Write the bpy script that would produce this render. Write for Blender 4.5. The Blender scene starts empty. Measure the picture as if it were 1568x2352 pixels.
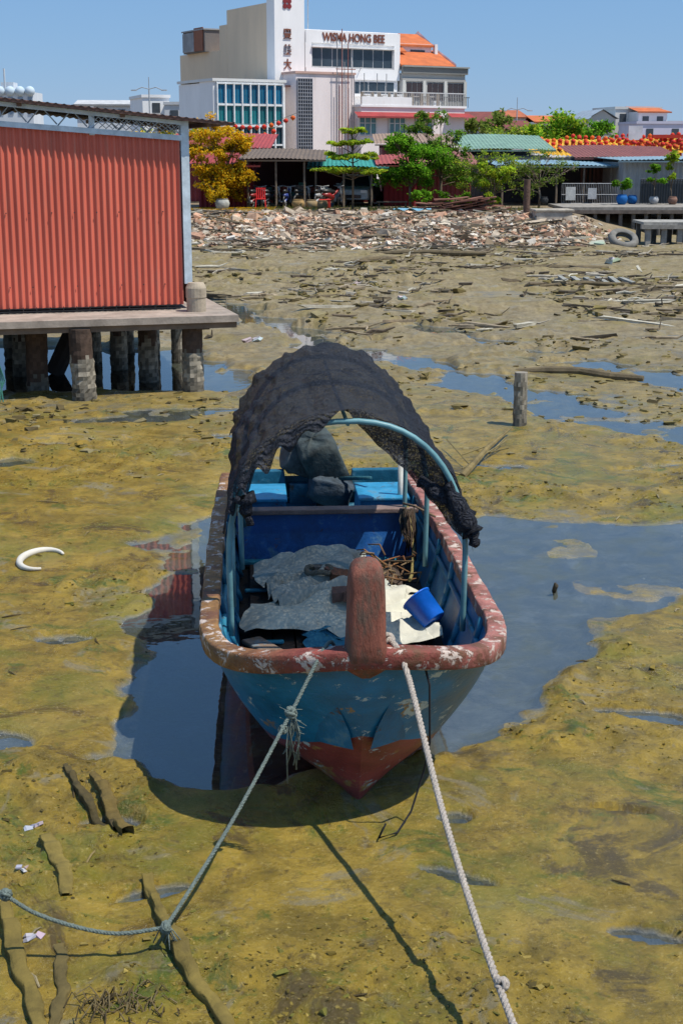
import bpy, math, random
import numpy as np
from mathutils import Vector, Matrix, Euler
random.seed(7); np.random.seed(7)
R=random.uniform
sc=bpy.context.scene
D=bpy.data
# ---------------------------------------------------------------- helpers
def link(o,parent=None):
    sc.collection.objects.link(o)
    if parent: o.parent=parent
    return o
def empty(name,loc=(0,0,0),rz=0):
    e=D.objects.new(name,None); e.location=loc; e.rotation_euler=(0,0,rz); e.empty_display_size=.2
    return link(e)
class MB:
    def __init__(s): s.V=[];s.F=[];s.C=[];s.M=[]
    def add(s,vs,fs,col,mat=0):
        o=len(s.V); s.V.extend([tuple(v) for v in vs])
        for f in fs:
            s.F.append(tuple(i+o for i in f)); s.C.append(col); s.M.append(mat)
    def box(s,c,d,col,rz=0,ry=0,rx=0,jit=0,mat=0,taper=1):
        hx,hy,hz=d[0]/2,d[1]/2,d[2]/2
        m=Euler((rx,ry,rz)).to_matrix(); vs=[]
        for z in(-1,1):
            for x,y in((-1,-1),(1,-1),(1,1),(-1,1)):
                t=taper if z>0 else 1
                v=Vector((x*hx*t+R(-jit,jit)*hx,y*hy*t+R(-jit,jit)*hy,z*hz+R(-jit,jit)*hz))
                v=m@v; vs.append((v.x+c[0],v.y+c[1],v.z+c[2]))
        s.add(vs,[(3,2,1,0),(4,5,6,7),(0,1,5,4),(1,2,6,5),(2,3,7,6),(3,0,4,7)],col,mat)
    def bx(s,x0,x1,y0,y1,z0,z1,col,mat=0):
        s.box(((x0+x1)/2,(y0+y1)/2,(z0+z1)/2),(abs(x1-x0),abs(y1-y0),abs(z1-z0)),col,mat=mat)
    def tube(s,pts,r,col,n=8,mat=0,cap=True,prof=None):
        pts=[Vector(p) for p in pts]; N=len(pts)
        rr=r if hasattr(r,'__len__') else [r]*N
        vs=[];up=None
        for i,p in enumerate(pts):
            t=(pts[min(i+1,N-1)]-pts[max(i-1,0)])
            if t.length<1e-9: t=Vector((0,0,1))
            t.normalize()
            if up is None:
                up=Vector((0,0,1)) if abs(t.z)<.9 else Vector((1,0,0))
            a=up-t*up.dot(t)
            if a.length<1e-5: a=t.orthogonal()
            a.normalize(); up=a; b=t.cross(a)
            for k in range(n):
                an=2*math.pi*k/n
                v=p+(a*math.cos(an)+b*math.sin(an))*rr[i]; vs.append(v)
        fs=[(i*n+k,i*n+(k+1)%n,(i+1)*n+(k+1)%n,(i+1)*n+k) for i in range(N-1) for k in range(n)]
        if cap: fs+= [tuple(range(n))[::-1],tuple((N-1)*n+k for k in range(n))]
        s.add(vs,fs,col,mat)
    def grid(s,fn,nu,nv,col,mat=0):
        vs=[fn(i/nu,j/nv) for j in range(nv+1) for i in range(nu+1)]
        w=nu+1
        fs=[(j*w+i,j*w+i+1,(j+1)*w+i+1,(j+1)*w+i) for j in range(nv) for i in range(nu)]
        s.add(vs,fs,col,mat)
    def build(s,name,mats,parent=None,smooth=False,loc=(0,0,0),rz=0,bevel=0,subsurf=0):
        me=D.meshes.new(name); me.from_pydata(s.V,[],s.F)
        if not isinstance(mats,(list,tuple)): mats=[mats]
        for m in mats: me.materials.append(m)
        me.polygons.foreach_set('material_index',s.M)
        ca=me.color_attributes.new('Col','FLOAT_COLOR','CORNER')
        arr=[]
        for f,c in zip(s.F,s.C): arr.extend([c[0],c[1],c[2],1.0]*len(f))
        ca.data.foreach_set('color',arr)
        if smooth: me.polygons.foreach_set('use_smooth',[True]*len(s.F))
        me.update()
        o=D.objects.new(name,me); o.location=loc; o.rotation_euler=(0,0,rz); link(o,parent)
        if bevel:
            b=o.modifiers.new('b','BEVEL'); b.width=bevel; b.segments=2
        return o
def newmat(name):
    m=D.materials.new(name); m.use_nodes=True; nt=m.node_tree; nt.nodes.clear()
    return m,nt,nt.nodes,nt.links
def noise(nt,vec,scale,det=4,rough=.6,dist=0):
    n=nt.nodes.new('ShaderNodeTexNoise'); n.inputs['Scale'].default_value=scale; n.inputs['Detail'].default_value=det
    n.inputs['Roughness'].default_value=rough; n.inputs['Distortion'].default_value=dist
    nt.links.new(vec,n.inputs['Vector']); return n.outputs['Fac']
def ramp(nt,fac,a,b,v0=0.,v1=1.):
    n=nt.nodes.new('ShaderNodeMapRange'); n.clamp=True
    n.inputs['From Min'].default_value=a; n.inputs['From Max'].default_value=b
    n.inputs['To Min'].default_value=v0; n.inputs['To Max'].default_value=v1
    nt.links.new(fac,n.inputs['Value']); return n.outputs['Result']
def mix(nt,fac,a,b,mode='MIX'):
    n=nt.nodes.new('ShaderNodeMix'); n.data_type='RGBA'; n.blend_type=mode
    def st(sock,v):
        if isinstance(v,bpy.types.NodeSocket): nt.links.new(v,sock)
        elif isinstance(v,(int,float)): sock.default_value=v
        else: sock.default_value=(v[0],v[1],v[2],1)
    st(n.inputs[0],fac); st(n.inputs[6],a); st(n.inputs[7],b); return n.outputs[2]
def mth(nt,op,a,b=None):
    n=nt.nodes.new('ShaderNodeMath'); n.operation=op
    for i,v in enumerate((a,b)):
        if v is None: continue
        if isinstance(v,bpy.types.NodeSocket): nt.links.new(v,n.inputs[i])
        else: n.inputs[i].default_value=v
    return n.outputs[0]
def out(nt,sh):
    o=nt.nodes.new('ShaderNodeOutputMaterial'); nt.links.new(sh,o.inputs['Surface'])
def vmat(name,rough=.8,amt=.35,scale=2.,bump=.2,bscale=20.,spec=.3,metal=0,stain=None,stain_lo=.58,stain_hi=.68,stain_scale=4.,stretch=(1,1,1),st2=None):
    m,nt,ns,ls=newmat(name)
    tc=nt.nodes.new('ShaderNodeTexCoord'); mp=nt.nodes.new('ShaderNodeMapping'); mp.inputs['Scale'].default_value=stretch
    ls.new(tc.outputs['Object'],mp.inputs['Vector']); vec=mp.outputs['Vector']
    at=nt.nodes.new('ShaderNodeAttribute'); at.attribute_name='Col'
    f=noise(nt,vec,scale,6,.65); k=ramp(nt,f,.3,.7,1-amt,1+amt*.6)
    cmb=nt.nodes.new('ShaderNodeVectorMath'); cmb.operation='SCALE'
    ls.new(at.outputs['Color'],cmb.inputs[0]); ls.new(k,cmb.inputs['Scale'])
    col=cmb.outputs[0]
    hgt=noise(nt,vec,bscale,5,.7)
    if stain:
        f2=noise(nt,vec,stain_scale,8,.7); r1=ramp(nt,f2,stain_lo,stain_hi); col=mix(nt,r1,col,stain)
    if st2:
        c2,lo,hi,scl=st2; f3=noise(nt,vec,scl,9,.75,.5); r2=ramp(nt,f3,lo,hi); col=mix(nt,r2,col,c2); hgt=mth(nt,'SUBTRACT',hgt,mth(nt,'MULTIPLY',r2,.5))
    p=nt.nodes.new('ShaderNodeBsdfPrincipled'); ls.new(col,p.inputs['Base Color'])
    ls.new(ramp(nt,f,.3,.7,rough-.1,min(1,rough+.15)),p.inputs['Roughness']); p.inputs['Metallic'].default_value=metal
    p.inputs['Specular IOR Level'].default_value=spec
    if bump:
        b=nt.nodes.new('ShaderNodeBump'); b.inputs['Strength'].default_value=bump; b.inputs['Distance'].default_value=.02
        ls.new(hgt,b.inputs['Height']); ls.new(b.outputs[0],p.inputs['Normal'])
    out(nt,p.outputs[0]); return m
def leafmat(name):
    m,nt,ns,ls=newmat(name)
    at=nt.nodes.new('ShaderNodeAttribute'); at.attribute_name='Col'
    d=nt.nodes.new('ShaderNodeBsdfDiffuse'); t=nt.nodes.new('ShaderNodeBsdfTranslucent')
    ls.new(at.outputs['Color'],d.inputs[0]); ls.new(at.outputs['Color'],t.inputs[0])
    mx=nt.nodes.new('ShaderNodeMixShader'); mx.inputs[0].default_value=.45
    ls.new(d.outputs[0],mx.inputs[1]); ls.new(t.outputs[0],mx.inputs[2]); out(nt,mx.outputs[0]); return m
M_plain=vmat('weathered_surface',.75,.25,1.5,.1)
M_wall=vmat('painted_wall',.8,.10,.6,.03,8,stain=(.42,.36,.3),stain_lo=.62,stain_hi=.85,stain_scale=.9,stretch=(1,1,.3))
M_wood=vmat('driftwood_surface',.8,.45,5,.5,30)
M_stone=vmat('rubble_surface',.9,.4,4,.5,12)
M_glass=vmat('window_glass',.15,.3,.8,0,spec=.45)
M_leaf=leafmat('leaves')
M_rope=vmat('rope_fibre',.85,.3,60,.9,140)
M_metal=vmat('metal_surface',.4,.3,6,.1,spec=.5)
# ---------------------------------------------------------------- numpy noise
_T=np.random.rand(6,256,256)
def vn(x,y,s=0):
    xi=np.floor(x).astype(int); yi=np.floor(y).astype(int); fx=x-xi; fy=y-yi
    fx=fx*fx*(3-2*fx); fy=fy*fy*(3-2*fy); T=_T[s%6]
    a=T[xi&255,yi&255];b=T[(xi+1)&255,yi&255];c=T[xi&255,(yi+1)&255];d=T[(xi+1)&255,(yi+1)&255]
    return a*(1-fx)*(1-fy)+b*fx*(1-fy)+c*(1-fx)*fy+d*fx*fy
def fbm(x,y,o=4,s=0):
    r=0;a=.5;t=0
    for i in range(o):
        r=r+a*vn(x*2**i+i*17.3,y*2**i+i*9.1,s+i); t+=a; a*=.5
    return r/t
def sstep(a,b,x):
    t=np.clip((x-a)/(b-a),0,1); return t*t*(3-2*t)
def polysdf(x,y,P):
    d=np.full(x.shape,1e9); ins=np.zeros(x.shape,bool); n=len(P)
    for i in range(n):
        ax,ay=P[i];bx,by=P[(i+1)%n]
        ex,ey=bx-ax,by-ay; wx,wy=x-ax,y-ay
        t=np.clip((wx*ex+wy*ey)/(ex*ex+ey*ey),0,1)
        d=np.minimum(d,np.hypot(wx-ex*t,wy-ey*t))
        c=((ay>y)!=(by>y)); 
        with np.errstate(divide='ignore',invalid='ignore'):
            c&=(x<(bx-ax)*(y-ay)/((by-ay) if by!=ay else 1e-9)+ax)
        ins^=c
    return np.where(ins,-d,d)
def linedist(x,y,P):
    d=np.full(x.shape,1e9)
    for i in range(len(P)-1):
        ax,ay=P[i];bx,by=P[i+1]; ex,ey=bx-ax,by-ay; wx,wy=x-ax,y-ay
        t=np.clip((wx*ex+wy*ey)/(ex*ex+ey*ey),0,1); d=np.minimum(d,np.hypot(wx-ex*t,wy-ey*t))
    return d
# ---------------------------------------------------------------- terrain
def height(x,y):
    x=np.asarray(x,float); y=np.asarray(y,float)
    far=sstep(20,32,y)
    h=.035+.035*(fbm(x*.45,y*.45,3,1)-.5)*2+.014*(fbm(x*2.2,y*2.2,4,2)-.5)*2+.012*(fbm(x*9,y*9,3,0)-.5)
    rough_=sstep(.48,.66,fbm(x*.7+5,y*.7,3,0))
    h=h+rough_*(.035*np.maximum(0,fbm(x*6.,y*6.,4,3)-.45)/.2+.012*(fbm(x*16,y*16,2,1)-.5))
    h=h+far*(.06+.16*(fbm(x*.16,y*.42,4,4)-.5)*2+.17*(fbm(x*.7,y*1.5,5,5)-.5)*2)
    wob=(fbm(x*1.3+3,y*1.3,5,2)-.5)
    P1=[(.7,8.1),(1.2,8.7),(1.45,9.6),(1.75,10.3),(2.3,10.6),(3,11.6),(4.2,12.1),(4.2,13.7),(1.0,13.8),(-1.3,14.1),(-2.1,12.9),(-1.5,11.9),(-1.6,9.9),(-1.5,8.0),(-.9,7.75),(-.2,7.9)]
    d=polysdf(x,y,P1)+wob*.8
    m=1-sstep(-.16,.16,d)
    P2=[(-8,21.7),(-1.6,21.7),(-1.2,22.6),(-2,24.5),(-2.8,27),(-8,27.5)]
    m=np.maximum(m,1-sstep(-.2,.2,polysdf(x,y,P2)+wob*1.2))
    c1=linedist(x,y,[(-4.5,37),(-3,34.5),(-1.75,31),(-.55,28.3),(1.0,24.6),(2.14,22.1),(3.3,20.6),(4.56,18.6),(8,16)])-.62-wob*2.4
    c2=linedist(x,y,[(1.5,31),(2.9,27.5),(4,25.2),(5.4,23),(9,20)])-.40-wob*2.4
    c3=linedist(x,y,[(-6,50),(0,42),(3,40),(12,35)])-.1-wob*2.4
    c4=linedist(x,y,[(-4,17.5),(-1.5,18.2),(.8,16.8),(3,16),(5,17)])+.16-wob*1.6
    for c in(c1,c2,c3,c4): m=np.maximum(m,1-sstep(-.25,.2,c))
    for(ex,ey,rx,ry,an) in[(.6,6.58,.22,.05,-.45),(1.55,7.3,.22,.04,-.25),(-1.25,7.15,.16,.08,0),(.62,7.25,.07,.06,0),(-2.2,8.3,.35,.2,0),(1.45,6.0,.16,.05,-.3),(-.95,6.4,.16,.06,.4),(-3.,19.5,.8,.3,.2),(-5.2,16.5,1.2,.35,.1),(2.0,8.7,.25,.08,-.3),(-2.1,10.2,.2,.1,0),(-2.6,20,.9,.25,0)]:
        ca,sa=math.cos(an),math.sin(an); u=(x-ex)*ca+(y-ey)*sa; v=-(x-ex)*sa+(y-ey)*ca
        e=np.hypot(u/rx,v/ry)-1+wob*2.2; m=np.maximum(m,1-sstep(-.25,.25,e))
    h=np.maximum(h,.003+.01*far)*(1-m)+(-.03-.025*fbm(x*2,y*2,2,1))*m*1.0
    h=h+m*.045*sstep(.50,.66,fbm(x*1.9+9,y*1.9,5,5))*sstep(.9,1.8,np.abs(x-.3))*(1-far)
    be=55+2.2*(fbm(x*.15,y*0+2,3,3)-.5)*2+np.clip((x-9)*1.6,0,8)
    t=sstep(0,1,(y-be)/6.5)
    land=1.1+.08*(fbm(x*.3,y*.3,3,1)-.5)
    h=h*(1-t)+t*land
    h=np.where(y>75,1.1,h)
    return h
xs=[0.4];d=.05
while xs[-1]<700:
    q=xs[-1]; xs.append(q+(.028 if q<2.2 else .028+.028*(q-2.2)))
xn=[0.373]
while xn[-1]>-700:
    q=xn[-1]; xn.append(q-(.028 if q>-2 else .028+.028*(-2-q)))
X=np.array(sorted(xn)+xs)
ys=[2.0]
while ys[-1]<1500:
    q=ys[-1]; ys.append(q+(.2 if q<4.4 else (.028 if q<8.5 else (.0042*q if q<70 else .06*q))))
Y=np.array(ys)
gx,gy=np.meshgrid(X,Y); gz=height(gx,gy)
co=np.stack([gx,gy,gz],-1).reshape(-1,3).astype(np.float32)
nx,ny=len(X),len(Y)
idx=np.arange(nx*ny).reshape(ny,nx)
fa=np.stack([idx[:-1,:-1],idx[:-1,1:],idx[1:,1:],idx[1:,:-1]],-1).reshape(-1,4)
me=D.meshes.new('mud_ground'); me.vertices.add(len(co)); me.vertices.foreach_set('co',co.ravel())
me.loops.add(fa.size); me.loops.foreach_set('vertex_index',fa.ravel().astype(np.int32))
me.polygons.add(len(fa)); me.polygons.foreach_set('loop_start',np.arange(0,fa.size,4,dtype=np.int32))
me.polygons.foreach_set('use_smooth',np.ones(len(fa),bool)); me.update(calc_edges=True)
ground=link(D.objects.new('mud_ground',me))
m,nt,ns,ls=newmat('tidal_mud')
g=nt.nodes.new('ShaderNodeNewGeometry'); pos=g.outputs['Position']
sx=nt.nodes.new('ShaderNodeSeparateXYZ'); ls.new(pos,sx.inputs[0]); PX,PY,PZ=sx.outputs
n1=noise(nt,pos,.9,8,.68,.5); n2=noise(nt,pos,3.2,9,.72,.4); n3=noise(nt,pos,.45,6,.6,.3); n4=noise(nt,pos,11,8,.78,.3)
n5=noise(nt,pos,40,5,.75); n6=noise(nt,pos,1.7,10,.75,.8); n7=noise(nt,pos,1.1,10,.72,1.2)
col=mix(nt,ramp(nt,n2,.38,.62),(.145,.100,.008),(.33,.220,.024))
col=mix(nt,ramp(nt,n1,.49,.62,0,.8),col,(.130,.130,.008))
col=mix(nt,ramp(nt,n3,.54,.68,0,.65),col,(.42,.30,.07))
col=mix(nt,ramp(nt,n6,.555,.63,0,.85),col,(.055,.092,.004))
col=mix(nt,ramp(nt,n4,.53,.66,0,.8),col,(.072,.048,.011))
col=mix(nt,ramp(nt,n7,.57,.62,0,.75),col,(.20,.17,.10))
col=mix(nt,ramp(nt,n7,.43,.37,0,.85),col,(.070,.047,.014))
col=mix(nt,ramp(nt,n5,.57,.70,0,.55),col,(.52,.41,.16))
col=mix(nt,ramp(nt,n5,.43,.30,0,.5),col,(.05,.038,.01))
farc=mix(nt,ramp(nt,n2,.35,.65),(.15,.11,.045),(.31,.245,.13))
farc=mix(nt,ramp(nt,n1,.5,.62,0,.6),farc,(.21,.165,.045))
farc=mix(nt,ramp(nt,n6,.55,.65,0,.7),farc,(.26,.24,.19))
farc=mix(nt,ramp(nt,n4,.52,.66,0,.75),farc,(.075,.055,.03))
col=mix(nt,ramp(nt,mth(nt,'ADD',PY,mth(nt,'MULTIPLY',n1,12)),22,34),col,farc)
wet=ramp(nt,mth(nt,'ADD',PZ,mth(nt,'MULTIPLY',mth(nt,'SUBTRACT',n2,.5),.07)),-.005,.022)
alg=mix(nt,ramp(nt,n6,.42,.60),(.24,.25,.24),(.20,.18,.07))
col=mix(nt,wet,mix(nt,ramp(nt,n2,.4,.6),(.14,.15,.15),alg),col)
landc=mix(nt,ramp(nt,n2,.35,.65),(.18,.13,.075),(.30,.23,.14))
col=mix(nt,ramp(nt,PZ,.30,.6),col,landc)
p=nt.nodes.new('ShaderNodeBsdfPrincipled'); ls.new(col,p.inputs['Base Color'])
rg=mix(nt,wet,(.14,.14,.14),ramp(nt,n7,.4,.62,.20,.58))
rr=mix(nt,ramp(nt,PY,20,40),rg,(.7,.7,.7)); ls.new(rr,p.inputs['Roughness'])
p.inputs['Specular IOR Level'].default_value=.45
b=nt.nodes.new('ShaderNodeBump'); b.inputs['Strength'].default_value=.8; b.inputs['Distance'].default_value=.026
hh=mth(nt,'ADD',noise(nt,pos,14,9,.8,.3),mth(nt,'MULTIPLY',noise(nt,pos,3.5,6,.6),.5))
hh=mth(nt,'ADD',hh,mth(nt,'MULTIPLY',n5,.4))
ls.new(hh,b.inputs['Height']); ls.new(b.outputs[0],p.inputs['Normal']); out(nt,p.outputs[0])
me.materials.append(m)
# water
m,nt,ns,ls=newmat('shallow_water')
g=nt.nodes.new('ShaderNodeNewGeometry'); pos=g.outputs['Position']
fr=nt.nodes.new('ShaderNodeFresnel'); fr.inputs['IOR'].default_value=1.5
gl=nt.nodes.new('ShaderNodeBsdfGlossy'); gl.inputs['Roughness'].default_value=.012
tr=nt.nodes.new('ShaderNodeBsdfTransparent'); tr.inputs[0].default_value=(.78,.83,.86,1)
b=nt.nodes.new('ShaderNodeBump'); b.inputs['Strength'].default_value=.04; b.inputs['Distance'].default_value=.02
ls.new(noise(nt,pos,5,2,.5),b.inputs['Height']); ls.new(b.outputs[0],gl.inputs['Normal'])
mx=nt.nodes.new('ShaderNodeMixShader'); ls.new(ramp(nt,fr.outputs[0],0,1,.12,1.0),mx.inputs[0]); ls.new(tr.outputs[0],mx.inputs[1]); ls.new(gl.outputs[0],mx.inputs[2])
out(nt,mx.outputs[0]); M_water=m
w=MB(); w.add([(-60,2,0),(60,2,0),(60,58,0),(-60,58,0)],[(0,1,2,3)],(1,1,1)); w.build('water',M_water)
def hz(x,y): return float(height(np.array([x]),np.array([y]))[0])
def cdens(x,y): return float(fbm(np.array([x*.5+3]),np.array([y*.35]),3,5)[0])
# ---------------------------------------------------------------- boat
boat=empty('fishing_boat',(.13,6.92,0),math.radians(3.7))
L=5.25
def wg(s):
    q=max(0,1-min(s,1.15)/1.15); w=.85*(1-q**2.6)**.47
    if s>2.5: w*=1-.06*((s-2.5)/2.7)**2
    return w
def zg(s): return .92+.17*math.exp(-s/.30)-.012*s
def wc(s): return .62*(1-math.exp(-s/.5))
def zc(s): return .23+.25*math.exp(-s/.45)
def hullpt(s,t,side):
    if t<=1: x=wc(s)*t; z=-.03+(zc(s)+.03)*t**1.1
    else:
        q=t-1; qq=q**(1+.75*math.exp(-s/.28)); x=wc(s)+(wg(s)-wc(s))*qq+.045*math.sin(math.pi*q)*min(1,s/.6); z=zc(s)+(zg(s)-zc(s))*q
    yy=s+.52*(1-max(z,0)/zg(s))*math.exp(-s/.6)
    return (side*x,yy,z)
SS=[0,.015,.04,.08,.13,.2,.28,.38,.5,.65,.8,1,1.25,1.5]+[1.5+.25*i for i in range(1,15)]+[L]
TA=[0,.25,.5,.75,1.0]; TB=[1.0,1.04,1.08,1.12,1.18,1.28,1.4,1.55,1.7,1.85,2.0]; TT=TA+TB[1:]
M_hull=vmat('hull_paint',.36,.5,2.5,.3,14,spec=.5,stain=(.30,.18,.06),stain_lo=.60,stain_hi=.63,stain_scale=3.0,stretch=(1,1,1.6),st2=((.42,.50,.52),.59,.605,6.0))
M_in=vmat('inner_paint',.45,.5,4,.3,20,spec=.45,stain=(.10,.22,.30),stain_lo=.55,stain_hi=.66,stain_scale=4,st2=((.09,.06,.045),.60,.64,7))
M_rim=vmat('rim_paint',.65,.5,9,.7,26,spec=.3,stain=(.15,.07,.04),stain_lo=.48,stain_hi=.60,stain_scale=5,st2=((.58,.47,.40),.54,.565,9))
h=MB()
for side in(-1,1):
    for TL in(TA,TB):
        w_=len(TL); vs=[hullpt(s,t,side) for s in SS for t in TL]; o=len(h.V); h.V.extend(vs)
        for i in range(len(SS)-1):
            for j in range(w_-1):
                f=(o+i*w_+j,o+(i+1)*w_+j,o+(i+1)*w_+j+1,o+i*w_+j+1)
                if side<0: f=f[::-1]
                h.F.append(f[::-1]); h.M.append(0)
                h.C.append((.24,.05,.045) if TL[j]<1.07 else (.006,.16,.34))
pr=[hullpt(L,t,1) for t in TT]; pl=[hullpt(L,t,-1) for t in TT]
for j in range(len(TT)-1):
    h.add([pl[j],pr[j],pr[j+1],pl[j+1]],[(0,1,2,3)],(.012,.13,.2))
o=h.build('hull',M_hull,boat,smooth=True)
h=MB(); zf=.44
def inn(s,q,side):
    zt=zg(s)-.02; z=zf+(zt-zf)*q
    k=max(0,min(1,(z-zc(s))/(zg(s)-zc(s)))); kk=k**(1+.75*math.exp(-s/.28)); x=max(0,wc(s)+(wg(s)-wc(s))*kk+.04*math.sin(math.pi*k)*min(1,s/.6)-.045)
    return(side*x,s+.35*(1-z/zg(s))*math.exp(-s/.6)+.03,z)
SI=[s for s in SS if s>=.08 and s<L]+[L-.03]
for side in(-1,1):
    h.grid(lambda a,b:inn(SI[int(round(a*(len(SI)-1)))],b,side),len(SI)-1,5,(.012,.15,.31))
for s in(1.1,1.7,2.35,3.0,3.6,4.4):
    for side in(-1,1):
        for k in range(4):
            a=Vector(inn(s,k/4,side));b=Vector(inn(s,(k+1)/4,side)); c=(a+b)/2
            h.box((c.x-side*.012,c.y,c.z),(.035,.06,(b-a).length+.01),(.02,.18,.3),ry=side*math.atan2(abs(b.x-a.x),b.z-a.z))
for side in(-1,1):
    h.tube([(Vector(inn(s,.72,side))-Vector((side*.012,0,0))) for s in SI if s>.3],.018,(.03,.22,.34),6)
h.build('inner_sides',M_in,boat,smooth=True)
h=MB()
fl=[inn(s,0,1) for s in SI if s>=.5]
for a,b in zip(fl[:-1],fl[1:]): h.add([(-a[0]-.01,a[1],zf-.03),(a[0]+.01,a[1],zf-.03),(b[0]+.01,b[1],zf-.03),(-b[0]-.01,b[1],zf-.03)],[(0,1,2,3)],(.02,.018,.016))
x=-.60
while x<.58:
    w_=R(.12,.16); c=R(.7,1.2)
    y=1.35+R(0,.1)
    while y<3.95:
        ln=R(.8,1.5); y2=min(y+ln,3.96)
        h.bx(x,x+w_-.012,y,y2-.012,zf-.02,zf+R(0,.012),(.085*c,.06*c,.045*c)); y=y2
    x+=w_
h.build('floor_planks',M_wood,boat)
def outline():
    pts=[]
    for s in reversed(SS): pts.append((-wg(s),s,zg(s)))
    for s in SS[1:]: pts.append((wg(s),s,zg(s)))
    return pts
op=[Vector(p) for p in outline()]
res=[]
dist=[0]
for i in range(1,len(op)): dist.append(dist[-1]+(op[i]-op[i-1]).length)
nr=300
for k in range(nr+1):
    d_=dist[-1]*k/nr; i=max(j for j in range(len(dist)) if dist[j]<=d_+1e-9); i=min(i,len(op)-2)
    t=(d_-dist[i])/(dist[i+1]-dist[i]); res.append(op[i].lerp(op[i+1],t))
for it in range(4):
    res=[res[0]]+[(res[i-1]+res[i]*2+res[i+1])/4 for i in range(1,nr)]+[res[-1]]
prof=[(.045,-.068),(.052,-.06),(.056,0),(.054,.028),(.046,.037),(-.045,.040),(-.054,.034),(-.056,.025),(-.056,-.045),(-.05,-.052)]
h=MB(); vs=[];n=len(prof)
for i,p in enumerate(res):
    t=(res[min(i+1,nr)]-res[max(i-1,0)]); nrm=Vector((-t.y,t.x,0)).normalized()
    if nrm.dot(Vector((p.x,p.y-2.2,0)))<0: nrm=-nrm
    jz=(float(vn(np.array(i*.2),np.array(.3),2))-.5)*.012+R(-.0015,.0015)
    for a,b_ in prof: vs.append(p+nrm*(a-.01+jz+R(-.002,.002))+Vector((0,0,b_+jz*.6)))
o=len(h.V);h.V.extend([tuple(v) for v in vs])
for i in range(nr):
    side=res[i].x
    for k in range(n):
        h.F.append((o+i*n+k,o+i*n+(k+1)%n,o+(i+1)*n+(k+1)%n,o+(i+1)*n+k)); h.M.append(0)
        a=min(1,max(0,(abs(side)-.35)/.4))
        c0=(.27,.065,.05); c1=(.30,.16,.06) if side<0 else (.42,.17,.14)
        h.C.append(tuple(c0[q]*(1-a)+c1[q]*a for q in range(3)))
h.add(vs[:n],[tuple(range(n))],(.2,.06,.05)); h.add(vs[-n:],[tuple(range(n))],(.2,.06,.05))
h.build('gunwale_rim',M_rim,boat,smooth=True)
# stem post
h=MB(); vs=[]
secs=[(.95,.03,.04,.05),(.98,.08,.05,.04),(1.01,.115,.07,.035),(1.06,.125,.09,.03),(1.11,.114,.105,.035),(1.17,.106,.108,.04),(1.3,.103,.11,.045),(1.42,.099,.105,.05),(1.50,.094,.10,.05),(1.545,.082,.088,.05),(1.575,.058,.06,.05),(1.59,.027,.028,.05),(1.592,.004,.004,.05)]
n=20
for z,wx,wy,oy in secs:
    for k in range(n):
        a=2*math.pi*k/n; ca,sa=math.cos(a),math.sin(a)
        sx_=math.copysign(abs(ca)**.45,ca); sy_=math.copysign(abs(sa)**.45,sa)
        vs.append((.0+wx*sx_*.97+R(-.002,.002),.02+oy+wy*sy_+R(-.002,.002),z))
fs=[(i*n+k,i*n+(k+1)%n,(i+1)*n+(k+1)%n,(i+1)*n+k) for i in range(len(secs)-1) for k in range(n)]
h.add(vs,fs,(.25,.085,.055))
h.build('stem_post',vmat('post_paint',.65,.5,12,.7,40,spec=.3,stain=(.14,.085,.06),stain_lo=.48,stain_hi=.62,stain_scale=9,stretch=(1.5,1.5,.4),st2=((.36,.26,.19),.6,.66,8)),boat,smooth=True)
h=MB()
h.bx(-.74,.74,4.0,4.13,.82,.86,(.24,.17,.15)); 
h.build('thwart',M_wood,boat,bevel=.008)
h=MB()
h.grid(lambda a,b:(-.68+.03*b*-1+(1.36+.06*b)*a,3.98+.10*b,.44+.38*b),6,4,(.006,.09,.32))
h.bx(-.68,.68,3.9,3.97,.44,.475,(.03,.28,.4))
h.bx(-.76,.76,4.13,5.2,.60,.63,(.015,.10,.17))
for sx_ in(-1,1):
    h.box((sx_*.5,4.62,.74),(.42,.55,.2),(.02,.20,.40),taper=.93)
    h.box((sx_*.5,4.62,.855),(.42,.57,.03),(.03,.26,.46))
    h.box((sx_*.52,5.17,.83),(.5,.09,.20),(.012,.13,.22),taper=.9)
h.box((0,5.17,.7),(.5,.08,.22),(.012,.1,.17))
for y_ in(2.0,2.6,3.15): h.bx(-.64,-.38,y_,y_+.035,.45,.475,(.04,.3,.42))
h.box((-.48,1.75,.5),(.14,.5,.03),(.22,.15,.1),rz=.5)
h.build('bulkhead_and_lockers',M_in,boat,bevel=.01)
def hoop(y0,zt,rw,lean=0,cx=0):
    pts=[]
    zb=1.22+ (zt-2.05)
    for z in np.linspace(.72,zb,6)[:-1]: pts.append((cx-rw*(1-.02*(zb-z)),y0,z))
    for a in np.linspace(-90,90,28):
        r_=math.radians(a); x=math.copysign(abs(math.sin(r_))**.86,r_)*rw; pts.append((cx+x,y0+lean*math.cos(r_),zb+(zt-zb)*max(0,math.cos(r_))**.95 if abs(a)<90 else zb))
    for z in np.linspace(zb,.72,6)[1:]: pts.append((cx+rw*(1-.02*(zb-z)),y0,z))
    return pts
h=MB(); HC=(.13,.28,.30)
HP=[(1.42,2.05,.72),(2.85,2.06,.66),(4.05,2.07,.64)]
for y0,zt,rw in HP: h.tube(hoop(y0,zt,rw),.018,HC,8)
h.tube([(-.70,1.9,.75),(-.70,1.9,1.3)],.012,HC,6)
h.tube([(0,1.42,2.03),(0,2.85,2.02),(0,4.05,2.03)],.012,HC,6)
h.tube([(.64,4.45,.6),(.64,4.42,1.2)],.022,(.6,.6,.55),8)
h.build('canopy_hoops',M_metal,boat,smooth=True)
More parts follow.
